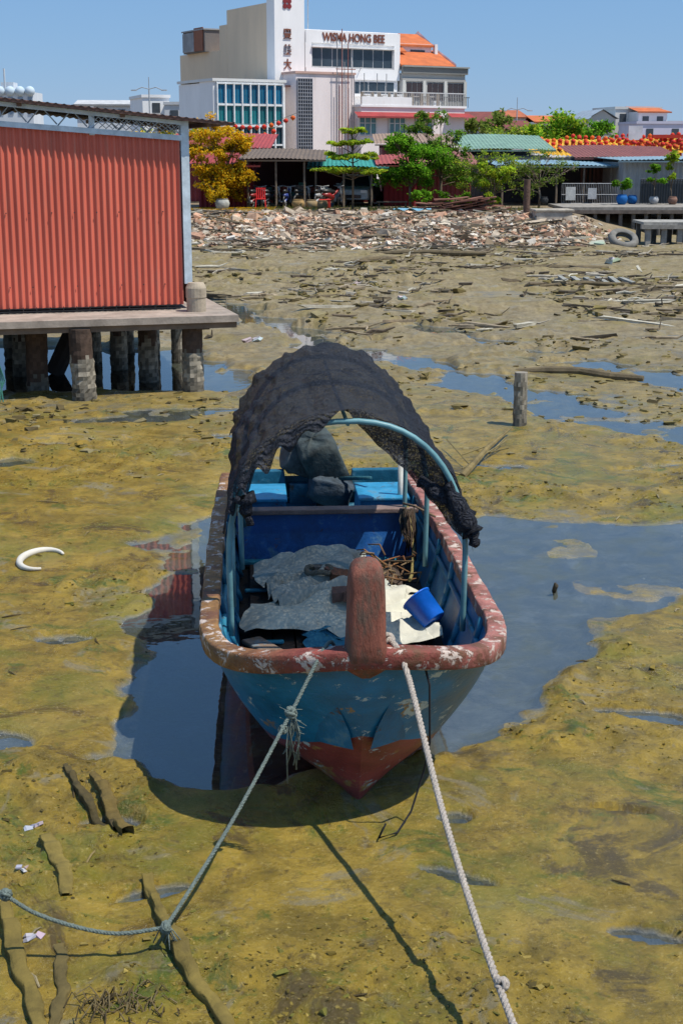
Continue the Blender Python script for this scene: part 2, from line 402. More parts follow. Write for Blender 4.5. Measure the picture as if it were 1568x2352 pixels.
# canopy net
m,nt,ns,ls=newmat('shade_net')
tc=nt.nodes.new('ShaderNodeTexCoord'); v=tc.outputs['Object']
df=nt.nodes.new('ShaderNodeBsdfPrincipled'); df.inputs['Roughness'].default_value=.7; df.inputs['Specular IOR Level'].default_value=.2
ls.new(mix(nt,ramp(nt,noise(nt,v,60,4,.85),.36,.68),(.003,.0035,.006),(.055,.060,.078)),df.inputs['Base Color'])
wv=nt.nodes.new('ShaderNodeTexWave'); wv.bands_direction='Y'; wv.inputs['Scale'].default_value=22; wv.inputs['Distortion'].default_value=3; ls.new(v,wv.inputs['Vector'])
b=nt.nodes.new('ShaderNodeBump'); b.inputs['Strength'].default_value=.9; b.inputs['Distance'].default_value=.015
ls.new(mth(nt,'ADD',wv.outputs['Fac'],mth(nt,'MULTIPLY',noise(nt,v,9,6,.75),4)),b.inputs['Height']); ls.new(b.outputs[0],df.inputs['Normal'])
tr=nt.nodes.new('ShaderNodeBsdfTransparent'); mx=nt.nodes.new('ShaderNodeMixShader')
hole=mth(nt,'MAXIMUM',ramp(nt,noise(nt,v,85,2,.8),.52,.64,0.02,.24),ramp(nt,noise(nt,v,2.6,6,.8),.67,.72,0,.5))
ls.new(hole,mx.inputs[0]); ls.new(df.outputs[0],mx.inputs[1]); ls.new(tr.outputs[0],mx.inputs[2]); out(nt,mx.outputs[0]); M_net=m
def canopy(a,b):
    tl=-76-6*b+5*math.sin(b*9); trr=80+5*math.sin(b*7+1)-8*b
    th=tl+(trr-tl)*a; r_=math.radians(th)
    bb=max(0,(b-.07)/.93); e=max(0,1-b/.07)
    y=1.41+2.83*bb
    ph=min(1,max(0,(y-1.42)/(4.05-1.42)))
    zt=2.105+.03*ph**.7; rw=.775-.03*ph; zb=1.24+.03*ph
    x=math.copysign(abs(math.sin(r_))**.86,r_)*rw; z=zb+(zt-zb)*max(0,math.cos(r_))**.95-(.1*max(0,abs(th)-78)/10)
    seg=math.sin(math.pi*min(1,abs((y-1.42)%1.38)/1.38)); sag=.05*seg
    z-=sag*math.cos(r_)**2; x*=1-.05*seg
    z+=.03*max(0,1-abs(th)/12)
    if th>0:
        q=max(0,math.sin(math.pi*min(1,th/80)))**.6; y+=.07*min(1,th/8)*math.exp(-bb/.1); z-=.06*q*math.exp(-bb/.08)+.27*q*e+.07*e*max(0,th-50)/30; x*=1-.10*q*e; y+=.05*e*q
    elif th<-3:
        q=max(0,math.sin(math.pi*min(1,(-3-th)/84)))**.6; q2=min(1,(-3-th)/8); y-=.05*q2*e**.3+.03*e*q; z+=.012*q2*math.exp(-bb/.03); z-=(.17+.05*math.sin(th*.5))*q*e; x*=1+.02*q2*e
    wr=float(fbm(np.array(th*.05+3),np.array(b*6.),3,2))-.5
    wr2=float(fbm(np.array(th*.2+3+b*6),np.array(b*14.-th*.05),3,1))-.5
    rd=abs(float(vn(np.array(th*.09+b*4),np.array(b*5-th*.03),5))*2-1)
    f=.05*wr*2+.03*wr2*2-.03*rd; f=max(f,-.035)*min(1,.35+bb*6); z+=f*math.cos(r_)*.8; x+=f*math.sin(r_)
    y+=.06*(float(vn(np.array(th*.12),np.array(3.3),4))-.5)*2*(1 if b in(0,1) else .15)
    return(x,y,z)
h=MB(); h.grid(canopy,120,90,(.02,.02,.02))
def bunch(mb,p0,p1,r0,r1,seed):
    random.seed(seed)
    pts=[];rs=[]
    for i in range(12):
        t=i/11; q=Vector(p0).lerp(Vector(p1),t); q+=Vector((R(-.012,.012),R(-.012,.012),0)); pts.append(q); rs.append((r0+(r1-r0)*t)*R(.6,1.3))
    mb.tube(pts,rs,(.02,.02,.02),9)
bunch(h,(.60,1.40,1.66),(.745,1.36,1.36),.045,.06,3)
bunch(h,(.70,1.40,1.5),(.77,1.35,1.29),.06,.03,4)
bunch(h,(.45,1.50,1.66),(.68,1.42,1.50),.04,.05,14)
bunch(h,(-.62,1.34,1.62),(-.60,1.34,1.44),.055,.025,5)
h.build('shade_net_canopy',M_net,boat,smooth=True)
random.seed(11)
# outboard motor
h=MB()
def blob(mb,c,rad,col,rot=(0,0,0),n=14,mq=10,pw=.6,jit=.03,mat=0):
    m_=Euler(rot).to_matrix()
    def f(a,b):
        th=2*math.pi*a; ph=math.pi*(b-.5)
        cx=math.copysign(abs(math.cos(ph))**pw,1); sxx=math.copysign(abs(math.sin(ph))**pw,math.sin(ph))
        x=math.copysign(abs(math.cos(th))**pw,math.cos(th))*cx*rad[0]; y=math.copysign(abs(math.sin(th))**pw,math.sin(th))*cx*rad[1]; z=sxx*rad[2]
        q=1+jit*math.sin(5*th+4*ph)+jit*math.sin(3*th-7*ph)
        v=m_@Vector((x*q,y*q,z*q)); return(v.x+c[0],v.y+c[1],v.z+c[2])
    mb.grid(f,n*2,mq*2,col,mat)
blob(h,(.04,5.15,.99),(.17,.2,.28),(.05,.065,.065),(.35,-.42,.1),jit=.025,pw=.38)
blob(h,(-.14,5.25,1.02),(.17,.14,.15),(.09,.095,.095),(0,.3,.2),jit=.04,pw=.45)
blob(h,(.10,5.02,.78),(.19,.12,.12),(.05,.07,.09),(.2,.3,0),jit=.04,pw=.45)
h.box((.04,5.05,.7),(.12,.12,.3),(.03,.03,.03)); h.box((.02,5.42,.5),(.1,.2,.9),(.04,.04,.045),rx=.15)
h.tube([(.18,5.0,.88),(.34,4.8,.93),(.42,4.7,.95)],.018,(.02,.1,.13),8)
h.tube([(.0,5.62,.05),(.02,5.4,.08)],.05,(.04,.04,.045),10)
for k in range(3):
    a=k*2.09; h.box((.0+.09*math.cos(a),5.64,.05+.09*math.sin(a)),(.14,.015,.07),(.05,.05,.055),ry=-a,rx=.3)
h.build('outboard_motor',vmat('motor_cover',.7,.7,9,1.0,9),boat,smooth=True)
# tarp
M_tarp=vmat('canvas_cloth',.85,.22,5,.5,9,stain=(.2,.17,.12),stain_lo=.58,stain_hi=.75,stain_scale=4)
def tarp(a,b,x0,x1,y0,y1,z0,amp,seed,rot=0):
    x=x0+(x1-x0)*a; y=y0+(y1-y0)*b
    e=.09*(float(fbm(np.array(a*4+seed),np.array(b*4.),3,1))-.5)*2
    x+=e+ .05*math.sin(b*5+seed); y+=.10*(float(fbm(np.array(a*3+seed+7),np.array(b*3.),3,2))-.5)*2
    f=float(fbm(np.array(x*1.8+seed+y*1.2),np.array(y*4.+seed-x),4,3))-.5
    rdg=1-abs(float(vn(np.array(x*2.2+seed),np.array(y*4.2-x*2),4))*2-1)
    edge=min(a,1-a,b,1-b)
    z=z0+amp*(.5+f*1.6)*min(1,edge*6+.25)+amp*1.3*max(0,rdg-.55)
    ca,sa=math.cos(rot),math.sin(rot); cx,cy=(x0+x1)/2,(y0+y1)/2
    return(min(.64,cx+(x-cx)*ca-(y-cy)*sa),cy+(x-cx)*sa+(y-cy)*ca,z)
h=MB()
h.grid(lambda a,b:tarp(a,b,-.60,.62,2.02,2.75,.475,.12,3,-.05),70,50,(.66,.64,.52))
h.grid(lambda a,b:tarp(a,b,-.50,.34,2.55,3.6,.49,.15,8,.10),60,60,(.44,.46,.41))
h.grid(lambda a,b:tarp(a,b,.10,.62,1.75,2.9,.475,.13,14,.06),50,50,(.60,.58,.48))
o=h.build('canvas_tarp',M_tarp,boat,smooth=True)
h=MB(); h.grid(lambda a,b:tarp(a,b,-.25,.2,1.92,2.2,.46,.08,20,0),30,20,(.04,.20,.30)); h.build('blue_sheet',M_tarp,boat,smooth=True)
h=MB()
for(x_,y_,c) in[(.05,2.95,(.25,.11,.06)),(.0,3.02,(.2,.1,.07)),(.18,3.2,(.3,.13,.08)),(.02,2.5,(.22,.12,.09)),(-.08,3.1,(.15,.13,.11)),(.1,2.45,(.2,.1,.07)),(.25,2.95,(.16,.13,.1))]:
    h.box((x_,y_,.63),(.13,.09,.07),c,rz=R(0,3),rx=R(-.3,.3),jit=.25)
h.build('brick_pieces',M_stone,boat)
h=MB()
h.tube([(-.1+.09*math.cos(a),3.0+.09*math.sin(a),.66+.012*math.sin(3*a)) for a in np.linspace(0,6.28,24)],.02,(.24,.22,.17),7)
h.build('rope_coil',M_rope,boat,smooth=True)
# bucket
h=MB(); n=20
bc=Matrix.Translation((.55,1.98,.68))@Euler((-.75,-.55,.3)).to_matrix().to_4x4()
def ring(r,z): return [bc@Vector((r*math.cos(2*math.pi*k/n),r*math.sin(2*math.pi*k/n),z)) for k in range(n)]
rings=[ring(.001,-.1),ring(.078,-.1),ring(.085,-.095),ring(.1,.09),ring(.108,.09),ring(.108,.1),ring(.098,.1),ring(.09,.08),ring(.075,-.085),ring(.001,-.085)]
vs=[v for r_ in rings for v in r_]
h.add(vs,[(i*n+k,i*n+(k+1)%n,(i+1)*n+(k+1)%n,(i+1)*n+k) for i in range(len(rings)-1) for k in range(n)],(.005,.13,.62))
h.build('blue_bucket',vmat('bucket_plastic',.4,.25,9,.1,spec=.5),boat,smooth=True)
h=MB()
for i in range(34):
    p0=Vector((R(.28,.56),R(2.75,3.45),R(.55,.66))); d_=Vector((R(-1,1),R(-1,1),R(-.15,.25))).normalized()*R(.1,.26)
    md=p0+d_*.5+Vector((R(-.04,.04),R(-.04,.04),R(-.02,.05)))
    q1=p0+d_; q1.x=min(q1.x,.62); c=random.choice([(.24,.12,.05),(.22,.15,.08),(.15,.09,.05),(.24,.10,.04)])
    h.tube([p0,md,q1],[.008,.007,.004],c,5)
h.build('rusty_scraps',M_wood,boat,smooth=True)
h=MB()
for i in range(13):
    x0=.65+R(-.04,.03); y0=3.95+R(-.1,.12); zz=R(.52,.70); wd=R(.02,.05); c=random.choice([(.07,.06,.045),(.05,.045,.04),(.09,.06,.04)])
    h.tube([(x0,y0,.86),(x0-wd,y0-.1,.8),(x0-wd*.8+R(-.04,.04),y0-.2,(zz+.8)/2),(x0+R(-.03,.03),y0-.25,zz),(x0+wd*.8,y0-.15,(zz+.8)/2),(x0+wd*.6,y0,.87)],.006,c,6)
h.tube([(.66,4.05,.86),(.66,3.6,.62),(.6,3.2,.55),(.55,2.9,.6)],.013,(.35,.28,.1),7)
h.tube([(.62,4.0,.9),(.68,3.7,.95),(.78,3.3,.97)],.01,(.3,.2,.12),6)
h.build('hanging_ropes',M_rope,boat,smooth=True)
# ---------------------------------------------------------------- mooring ropes
def twist(mb,pts,r,col,pitch=.07,strands=3,seg=.012):
    P=[Vector(p) for p in pts]; ds=[0]
    for i in range(1,len(P)): ds.append(ds[-1]+(P[i]-P[i-1]).length)
    tot=ds[-1]; n_=int(tot/seg)
    def at(d_):
        i=0
        while i<len(P)-2 and ds[i+1]<d_: i+=1
        t=(d_-ds[i])/(ds[i+1]-ds[i]); p0=P[max(i-1,0)];p1=P[i];p2=P[i+1];p3=P[min(i+2,len(P)-1)]
        return .5*((2*p1)+(p2-p0)*t+(2*p0-5*p1+4*p2-p3)*t*t+(3*p1-p0-3*p2+p3)*t*t*t)
    C=[at(tot*i/n_) for i in range(n_+1)]
    for s_ in range(strands):
        pp=[]
        for i,c in enumerate(C):
            t=(C[min(i+1,n_)]-C[max(i-1,0)]).normalized(); a=t.orthogonal().normalized(); b_=t.cross(a); an=2*math.pi*(tot*i/n_/pitch+s_/strands)
            pp.append(c+(a*math.cos(an)+b_*math.sin(an))*r*.55)
        mb.tube(pp,r*.6,col,6)
def knot(mb,c,r,col,n=5,s=1):
    random.seed(s)
    for i in range(n):
        a=Euler((R(0,3),R(0,3),R(0,3))).to_matrix()
        mb.tube([Vector(c)+a@Vector((r*math.cos(t),r*.8*math.sin(t),r*.3*math.sin(2*t))) for t in np.linspace(0,6.28,14)],r*.33,col,6)
h=MB(); WC=(.62,.54,.46)
twist(h,[(.20,7.33,1.02),(.26,7.02,1.13),(.34,6.86,1.0),(.47,6.1,.62),(.60,5.38,.36),(.74,4.7,.16),(.80,4.2,.10)],.0155,WC)
knot(h,(.655,5.17,.30),.026,WC,5,2)
knot(h,(.24,7.06,1.12),.035,WC,4,3)
h.build('mooring_rope',M_rope,None,smooth=True)
h=MB(); GC=(.22,.27,.24)
A=Vector((-.08,6.98,1.12)); K1=Vector((-.255,6.73,.85)); K2=Vector((-.80,5.83,.17))
twist(h,[(-.03,7.25,1.0),A,K1,(-.53,6.3,.46),K2],.010,GC,.05)
twist(h,[K2,(-1.05,5.78,.17),(-1.35,5.76,.27),(-1.56,5.74,.42),(-2.1,5.72,.75)],.010,GC,.05)
knot(h,K1,.028,GC,7,4); knot(h,K1-Vector((.04,.05,.07)),.02,GC,5,5); knot(h,K2,.026,GC,8,6); knot(h,(-1.50,5.75,.38),.024,GC,6,7)
random.seed(5)
for i in range(12):
    b0=K1+Vector((R(-.03,.03),R(-.02,.02),R(-.06,.03))); 
    h.tube([b0,b0+Vector((R(-.02,.04),0,-.12)),b0+Vector((R(-.03,.03),R(-.02,.02),R(-.34,-.15)))],.0035,GC,4)
for i in range(14):
    b0=K1+Vector((0,0,R(-.1,.02))); h.tube([b0,b0+Vector((R(-.08,.08),R(-.03,.03),R(-.05,.03)))],.002,GC,4)
for i in range(12):
    b0=K2+Vector((R(-.03,.03),0,0)); h.tube([b0,b0+Vector((R(-.08,.08),R(-.06,.02),-.08))],.003,GC,4)
h.build('mooring_rope',M_rope,None,smooth=True)
h=MB()
h.tube([(.42,7.05,1.05),(.46,6.98,.9),(.47,7.05,.55),(.45,7.15,.35),(.38,7.15,.1),(.3,7.0,.05),(.2,6.92,.06),(.24,7.1,.05)],.006,(.03,.03,.035),6)
h.build('black_cord',M_rope,None,smooth=True)
def pile(mb,x,y,z0,z1,r,top=(.10,.075,.05),low=(.26,.23,.18),split=.7,seed=0,leanx=0):
    random.seed(seed); n=18; rows=max(6,int((z1-z0)/.06)); vs=[]
    for j in range(rows+1):
        z=z0+(z1-z0)*j/rows
        for k in range(n):
            a=2*math.pi*k/n; bar=(z<split)
            rr=r*(1+(R(-.05,.13) if bar else R(-.03,.03)))
            vs.append((x+leanx*(z-z0)+rr*math.cos(a),y+rr*math.sin(a),z))
    o=len(mb.V); mb.V.extend(vs)
    for j in range(rows):
        for k in range(n):
            z=z0+(z1-z0)*j/rows; f=(o+j*n+k,o+j*n+(k+1)%n,o+(j+1)*n+(k+1)%n,o+(j+1)*n+k)
            c=low if z+R(-.1,.1)<split else top; q=R(.55,1.35) if c is low else R(.8,1.2); q=q*(.6 if z<.18 else 1)
            mb.F.append(f); mb.M.append(0); mb.C.append((c[0]*q,c[1]*q,c[2]*q))
    mb.add([vs[rows*n+k] for k in range(n)],[tuple(range(n))],top)
h=MB(); pile(h,2.4,18.9,-.05,.75,.088,top=(.34,.3,.24),low=(.27,.24,.19),split=.6,seed=3)
h.build('mooring_post',M_stone)
# ---------------------------------------------------------------- red shed
shed=empty('corrugated_shed',(-2.33,22.4,0),math.radians(15.6))
h=MB(); per=.098; x0=-9.; cols=int((9.0-.16)/per*8)
def zt(x): return 3.80-.072*x
def corr(a,b):
    x=x0+(8.86)*a; y=.019*math.cos(2*math.pi*(x/per)); return(x,y,1.30+(zt(x)-1.30)*b)
h.grid(corr,cols,6,(.66,.15,.095))
M_red=vmat('red_corrugated_paint',.5,.16,1.2,.1,6,spec=.4,stain=(.50,.20,.14),stain_lo=.55,stain_hi=.8,stain_scale=2.5,stretch=(4,4,.4))
h.build('corrugated_wall',M_red,shed,smooth=True)
h=MB(); DK=(.03,.03,.032)
for k in range(26): 
    x=-8.8+k*.335
    for z in(2.72,1.62): h.tube([(x,-.02,z),(x,-.04,z)],.010,DK,6)
BL=(.60,.68,.74)
h.bx(-.12,0,-.05,.1,1.62,4.06,BL)
for x in(-3.15,-6.1,-1.45): h.bx(x-.04,x+.04,-.03,.05,3.85,4.1-.1*x*.98+.02,BL)
h.add([(-9,-.06,zt(-9)-.02),(-.1,-.06,zt(0)-.03),(-.1,-.06,zt(0)+.05),(-9,-.06,zt(-9)+.06)],[(0,1,2,3)],BL)
def zr(x): return 4.06-.098*x
h.add([(-9,-.06,zr(-9)-.08),(-.1,-.06,zr(0)-.06),(-.1,-.06,zr(0)),(-9,-.06,zr(-9))],[(0,1,2,3)],BL)
x=-9.
while x<-.3:
    h.tube([(x,-.02,zt(x)+.03),(x+.22,-.02,zr(x)-.04),(x+.44,-.02,zt(x)+.03)],.012,(.35,.4,.43),5); x+=.44
h.bx(-9,-.05,4.6,4.66,1.3,3.9,(.18,.05,.04)); h.bx(-.06,-.02,.12,4.6,1.3,3.75,(.30,.06,.05))
h.bx(-9,-8.95,.1,4.6,1.3,3.9,(.3,.06,.05))
for k in range(14):
    xx=-1.45+k*.1; h.tube([(xx-.0,-.04,zt(xx)+.05),(min(xx+.2,-.14),-.04,zr(xx)-.08)],.006,(.4,.43,.45),4); h.tube([(min(xx+.2,-.14),-.045,zt(xx)+.05),(xx,-.045,zr(xx)-.08)],.006,(.4,.43,.45),4)
h.build('steel_frame',M_metal,shed)
h=MB()
def roofz(x,y): return 4.1-.098*x-.02*y
h.grid(lambda a,b:(-9.3+10.*a,-.22+5.2*b,roofz(-9.3+10*a,0)+.012*math.cos(a*10/.12*6.28)+.0*b),660,3,(.20,.11,.08))
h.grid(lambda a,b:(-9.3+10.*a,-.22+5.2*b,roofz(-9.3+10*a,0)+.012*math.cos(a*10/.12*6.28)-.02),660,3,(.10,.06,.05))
for x in(-8.5,-7,-5.5,-4,-2.5,-1,.3): h.box((x,2.4,roofz(x,0)-.06),(.07,5.1,.06),(.17,.1,.07))
h.box((-4.3,-.2,roofz(-4.3,0)-.02),(10,.02,.05),(.22,.12,.09),ry=.098)
h.build('sheet_roof',M_plain,shed)
h=MB()
h.bx(-9.3,.52,-1.05,4.9,1.12,1.22,(.36,.30,.25))
h.bx(-9.3,.5,-1.0,-.85,1.03,1.12,(.20,.14,.10)); h.bx(-.1,.1,-.9,4.5,1.0,1.12,(.12,.09,.07)); h.bx(-9.2,.3,.9,1.1,1.0,1.12,(.10,.08,.06))
for k in range(44):
    x=-9+k*.2; h.bx(x,x+.012,-.06,-.05,1.23,1.32,DK)
h.bx(-9,-.2,-.06,-.045,1.25,1.262,DK); h.bx(-9,-.2,-.06,-.045,1.29,1.30,DK)
h.build('platform_deck',vmat('weathered_plank',.85,.4,3,.4,12),shed)
h=MB()
h.tube([(0,-.35,1.22),(0,-.35,1.42),(0,-.35,1.44),(0,-.35,1.58),(0,-.35,1.6),(0,-.35,1.66)],[.15,.15,.16,.16,.15,.12],(.42,.35,.26),20)
h.build('concrete_pot',M_stone,shed)
h=MB(); i=0
for(x,y,r) in[(-2.27,21.65,.155),(-3.82,20.98,.17),(-4.65,21.6,.165),(-3.12,22.9,.15),(-3.8,24.2,.14),(-2.92,25.3,.11),(-3.45,26.0,.12),(-3.95,26.3,.12),(-4.35,25,.12),(-5.5,21,.17),(-5.3,23.5,.15),(-6.5,21.5,.17),(-6.3,24,.15),(-7.4,20.6,.17),(-5.9,25.5,.15),(-7.6,23.4,.15)]:
    i+=1; pile(h,x,y,-.1,1.08,r,split=.62 if i!=3 else .2,seed=i,top=(.085,.055,.04),leanx=R(-.03,.03))
h.tube([(-4.8,23.6,0.),(-4.3,23.8,1.05)],.16,(.05,.04,.035),10)
o=h.build('timber_piles',M_stone,None); 
o.parent=shed; o.matrix_parent_inverse=(Matrix.Translation((-2.33,22.4,0))@Matrix.Rotation(math.radians(15.6),4,'Z')).inverted()
random.seed(21)
h=MB(); 
for k in range(3): h.tube([(-5.02+.02*k,20.75,1.15),(-5.03,20.7,.7),(-5.0+.03*k,20.72,.35),(-4.95-.05*k,20.6,.05)],.010,(.06,.22,.17),5)
h.build('green_rope',M_rope)
# ---------------------------------------------------------------- scatter
h=MB()
cols=[(.22,.17,.11),(.30,.24,.16),(.13,.10,.07),(.42,.37,.29),(.10,.08,.055),(.24,.19,.12),(.52,.48,.38)]
cnt=0
while cnt<1000:
    y=27+29*random.random()**.8; x=R(-.11,.26)*y
    if random.random()<.35: y=R(50,57)
    if x<0 and random.random()<.3: continue
    if cdens(x,y)<R(.38,.56): continue
    z=hz(x,y)
    if z<.0 and random.random()<.8: continue
    cnt+=1
    ln=random.choice([.2,.3,.4,.5,.8,1.2])*R(.6,1.3); th=R(.03,.09)
    c=random.choice(cols); k=R(.7,1.2); c=tuple(v*k for v in c)
    ra=random.gauss(.0,.45)+(1.2 if random.random()<.15 else 0)
    if random.random()<.4: h.box((x,y,z+th*.35),(ln,th*R(1,2.2),th),c,rz=ra,ry=R(-.08,.12),jit=.3)
    else:
        dx,dy=math.cos(ra)*ln/2,math.sin(ra)*ln/2
        h.tube([(x-dx,y-dy,z+R(-.02,.08)),(x-dx*.3+R(-.1,.1),y-dy*.3+R(-.08,.08),z+th*.6),(x+dx*.4+R(-.08,.08),y+dy*.4,z+th*.5),(x+dx,y+dy,z+R(-.02,.2))],[th*.35,th*.5,th*.4,th*.15],c,6)
for(x,y,ln,a,r) in[(3.9,23.3,2.2,-.5,.08),(6.2,44,4,.1,.10),(3.,50,4,-.12,.1),(9.5,37,3,-.15,.11),(8.3,33,2.,.1,.09),(-1.6,52,3,.1,.1),(6.5,38.5,2.4,.05,.06),(1.2,48,2,.5,.1)]:
    z=hz(x,y)+r*.1; dx,dy=math.cos(a)*ln/2,math.sin(a)*ln/2; h.tube([(x-dx,y-dy,z-.05),(x-dx*.4,y-dy*.4+.06,z),(x+.05,y+.05,z+.03),(x+dx*.5,y+dy*.5-.03,z),(x+dx,y+dy,z)],[r*.7,r*1.1,r*.9,r,r*.6],(.15,.115,.065),9)
for i in range(46):
    y=5.4+11*random.random(); x=R(-.25,.25)*y
    if abs(x)<1.15 and 6.6<y<12.6 or hz(x,y)<.004: continue
    ln=R(.06,.28); ra=R(0,3.14); z=hz(x,y); dx,dy=math.cos(ra)*ln/2,math.sin(ra)*ln/2
    h.tube([(x-dx,y-dy,z+.002),(x+R(-.01,.01),y+R(-.01,.01),z+.012),(x+dx,y+dy,z+.008)],[.005,.007,.003],random.choice([(.10,.07,.02),(.2,.15,.06),(.3,.25,.15),(.07,.05,.02)]),5)
h.build('driftwood',M_wood)
h=MB(); cnt=0
while cnt<3400:
    y=random.choice([R(17,30),R(26,56),R(28,56),R(30,56)]); x=R(-.24,.26)*y
    if cdens(x,y)<R(.42,.62): continue
    cnt+=1
    zz_=hz(x,y)
    if zz_<0.0: continue
    s=R(.015,.05)*(1 if y<30 else 1.8)*(1.8 if random.random()<.08 else 1); c=random.choice([(.10,.075,.03),(.15,.115,.04),(.19,.15,.05),(.24,.2,.10)])
    h.box((x,y,zz_+s*.05),(s*R(1,3),s*R(1,2),s*R(.4,1)),c,rz=R(0,3),rx=R(-.3,.3),jit=.6)
yy=5.1+np.random.rand(12000)**1.4*13; xx=(np.random.rand(12000)-.5)*.54*yy; zz=height(xx,yy); dn=fbm(xx*.7+5,yy*.7,3,0)
for x,y,z,q in zip(xx,yy,zz,dn):
    if z<.006 or q<R(.48,.68) or (abs(x)<1.0 and 6.8<y<12.5): continue
    s=R(.003,.010)*(2. if random.random()<.04 else 1)*(1+max(0,(y-8))*.07); c=random.choice([(.12,.085,.012),(.16,.115,.02),(.22,.16,.03),(.27,.20,.05),(.13,.12,.02),(.08,.06,.015)])
    h.box((x,y,z+s*.05),(s*R(1,3),s*R(1,2),s*R(.4,.9)),c,rz=R(0,3),rx=R(-.4,.4),jit=.6)
h.build('mud_clods',M_stone)
h=MB()
RC=[(.54,.31,.20),(.60,.38,.25),(.50,.41,.31),(.60,.51,.39),(.38,.22,.14),(.34,.27,.2),(.55,.43,.31),(.68,.62,.53),(.2,.14,.10),(.30,.22,.14)]
yy=np.array([random.choice([R(54.,64),R(56,61)]) for i in range(9000)]); xx=np.array([R(-10,11.2) for i in range(9000)]); zz=height(xx,yy)
for x,y,z in zip(xx,yy,zz):
    if z<.03 and random.random()<.6: continue
    if y>61.5 and random.random()<.6: continue
    if x>8.5 and random.random()<(x-8.5)/3.4: continue
    if x>9.4 and (y>61.8 or y<57.3): continue
    s=R(.05,.17)*(2. if random.random()<.06 else 1); c=random.choice(RC); k=R(.7,1.15)
    h.box((x,y,z+s*.1),(s*R(.8,2.2),s*R(.7,1.3),s*R(.3,.8)),tuple(v*k for v in c),rz=R(0,3),rx=R(-.5,.5),ry=R(-.5,.5),jit=.35)
for(x,y) in[(4.5,62.5),(5.2,62.7),(6.,63)]: 
    for k in range(10): h.box((x+R(-.8,.8),y,1.2+k*.05),(R(.8,1.8),.7,.04),(.28,.13,.09),rz=R(-.3,.3),ry=R(-.25,.1))
for i in range(200):
    x,y=R(-8,9.5),R(54,62); z=hz(x,y); ln=R(.3,1.6); ra=random.gauss(0,.5); h.box((x,y,z+.12),(ln,R(.05,.14),.05),random.choice(cols),rz=ra,ry=R(-.2,.2),jit=.1)
h.build('brick_rubble',M_stone)
def plank(name,p0,p1,w_,t_,col,seed=1):
    random.seed(seed); mb=MB(); a=Vector((p0[0],p0[1],0));b_=Vector((p1[0],p1[1],0)); d_=(b_-a).normalized(); s_=Vector((-d_.y,d_.x,0))
    NU=80; gh=[max(0,hz(*a.lerp(b_,i/NU).xy)) for i in range(NU+1)]
    def f(u,v):
        an=v*2*math.pi; q=a.lerp(b_,u); q.z=gh[int(round(u*NU))]+p0[2]+(p1[2]-p0[2])*u-.015*(1-math.sin(math.pi*u)); cx=math.copysign(abs(math.cos(an))**.4,math.cos(an)); cz=math.copysign(abs(math.sin(an))**.4,math.sin(an))
        k=(1-.6*abs(u-.5)*2*float(vn(np.array(u*5+seed),np.array(1.),1)))
        e=(float(fbm(np.array(u*12+seed),np.array((v if v<.5 else 1-v)*9.),3,2))-.5)*.8
        bend=.03*math.sin(u*4+seed)+.03*(float(fbm(np.array(u*9+seed),np.array(.5),2,3))-.5)
        p=q+s_*(cx*w_/2*(k+e)+bend)+Vector((0,0,1))*(cz*t_/2*(1+e)); return p
    mb.grid(f,NU,20,col); return mb.build(name,M_wood,None,smooth=True)
plank('driftwood_plank',(-1.46,7.6,.02),(-1.12,6.95,.035),.075,.06,(.15,.105,.03),1)
plank('driftwood_plank',(-1.66,7.8,.01),(-1.20,7.0,.02),.05,.05,(.08,.06,.022),2)
plank('driftwood_plank',(-.98,6.5,.02),(-.42,5.1,.01),.07,.06,(.17,.125,.03),3)
plank('driftwood_plank',(-1.66,6.4,.015),(-1.24,5.1,.015),.075,.05,(.17,.125,.03),4)
plank('driftwood_plank',(-1.56,6.95,.01),(-1.36,6.3,.01),.08,.04,(.18,.135,.035),5)
plank('driftwood_plank',(-1.30,5.9,.0),(-1.20,5.1,.0),.06,.04,(.12,.09,.03),6)
random.seed(31)
h=MB(); h.tube([(-2.68+.19*math.cos(a),12.25+.31*math.sin(a),hz(-2.7,12.3)+.02) for a in np.linspace(.6,5.0,30)],[.012+.022*math.sin(math.pi*i/29) for i in range(30)],(.66,.62,.54),8)
h.build('white_broken_ring',M_plain,None,smooth=True)
h=MB()
for(x,y,s) in[(-1.66,7.05,.028),(-1.42,5.95,.03),(-1.62,6.55,.02),(1.0,19.5,.08),(-1.7,27.5,.12),(-2.2,29.5,.12),(4.8,18.4,.12),(1.5,35,.10),(7.,45,.2),(.5,40,.12),(9,48,.2),(9.9,56.8,.3)]:
    for q in range(3): h.box((x+R(-s,s),y+R(-s,s),hz(x,y)+s*.25),(s*R(1,2),s*R(.8,1.4),s*R(.3,.7)),(.5*R(.7,1),.5*R(.7,1),.47*R(.7,1)),rz=R(0,3),rx=R(-.5,.5),ry=R(-.4,.4),jit=.4)
h.build('plastic_litter',M_plain,None)
h=MB()
for i in range(90):
    x,y=-.93+random.gauss(0,.09),5.42+random.gauss(0,.06); a=R(0,6.28); l=R(.03,.10)
    h.tube([(x,y,.04),(x+l*.5*math.cos(a),y+l*.5*math.sin(a),.06+R(0,.035)),(x+l*math.cos(a+.5),y+l*math.sin(a+.5),.04)],.0035,random.choice([(.16,.115,.05),(.10,.07,.03),(.2,.15,.07)]),4)
h.build('root_tangle',M_wood)
h=MB(); h.tube([(1.35,15.6,.06),(1.75,16.8,.14),(2.2,18.2,.12)],[.045,.035,.012],(.20,.15,.06),7)
for i in range(5): h.tube([(1.5+R(-.2,.4),16+R(-.5,1),.08),(1.5+R(-.4,.7),16+R(-.5,1.5),.16)],.008,(.2,.16,.07),5)
h.tube([(1.8,11.55,-.02),(1.81,11.5,.05),(1.8,11.5,.075)],[.02,.022,.01],(.07,.055,.035),7)
h.build('fallen_branch',M_wood)
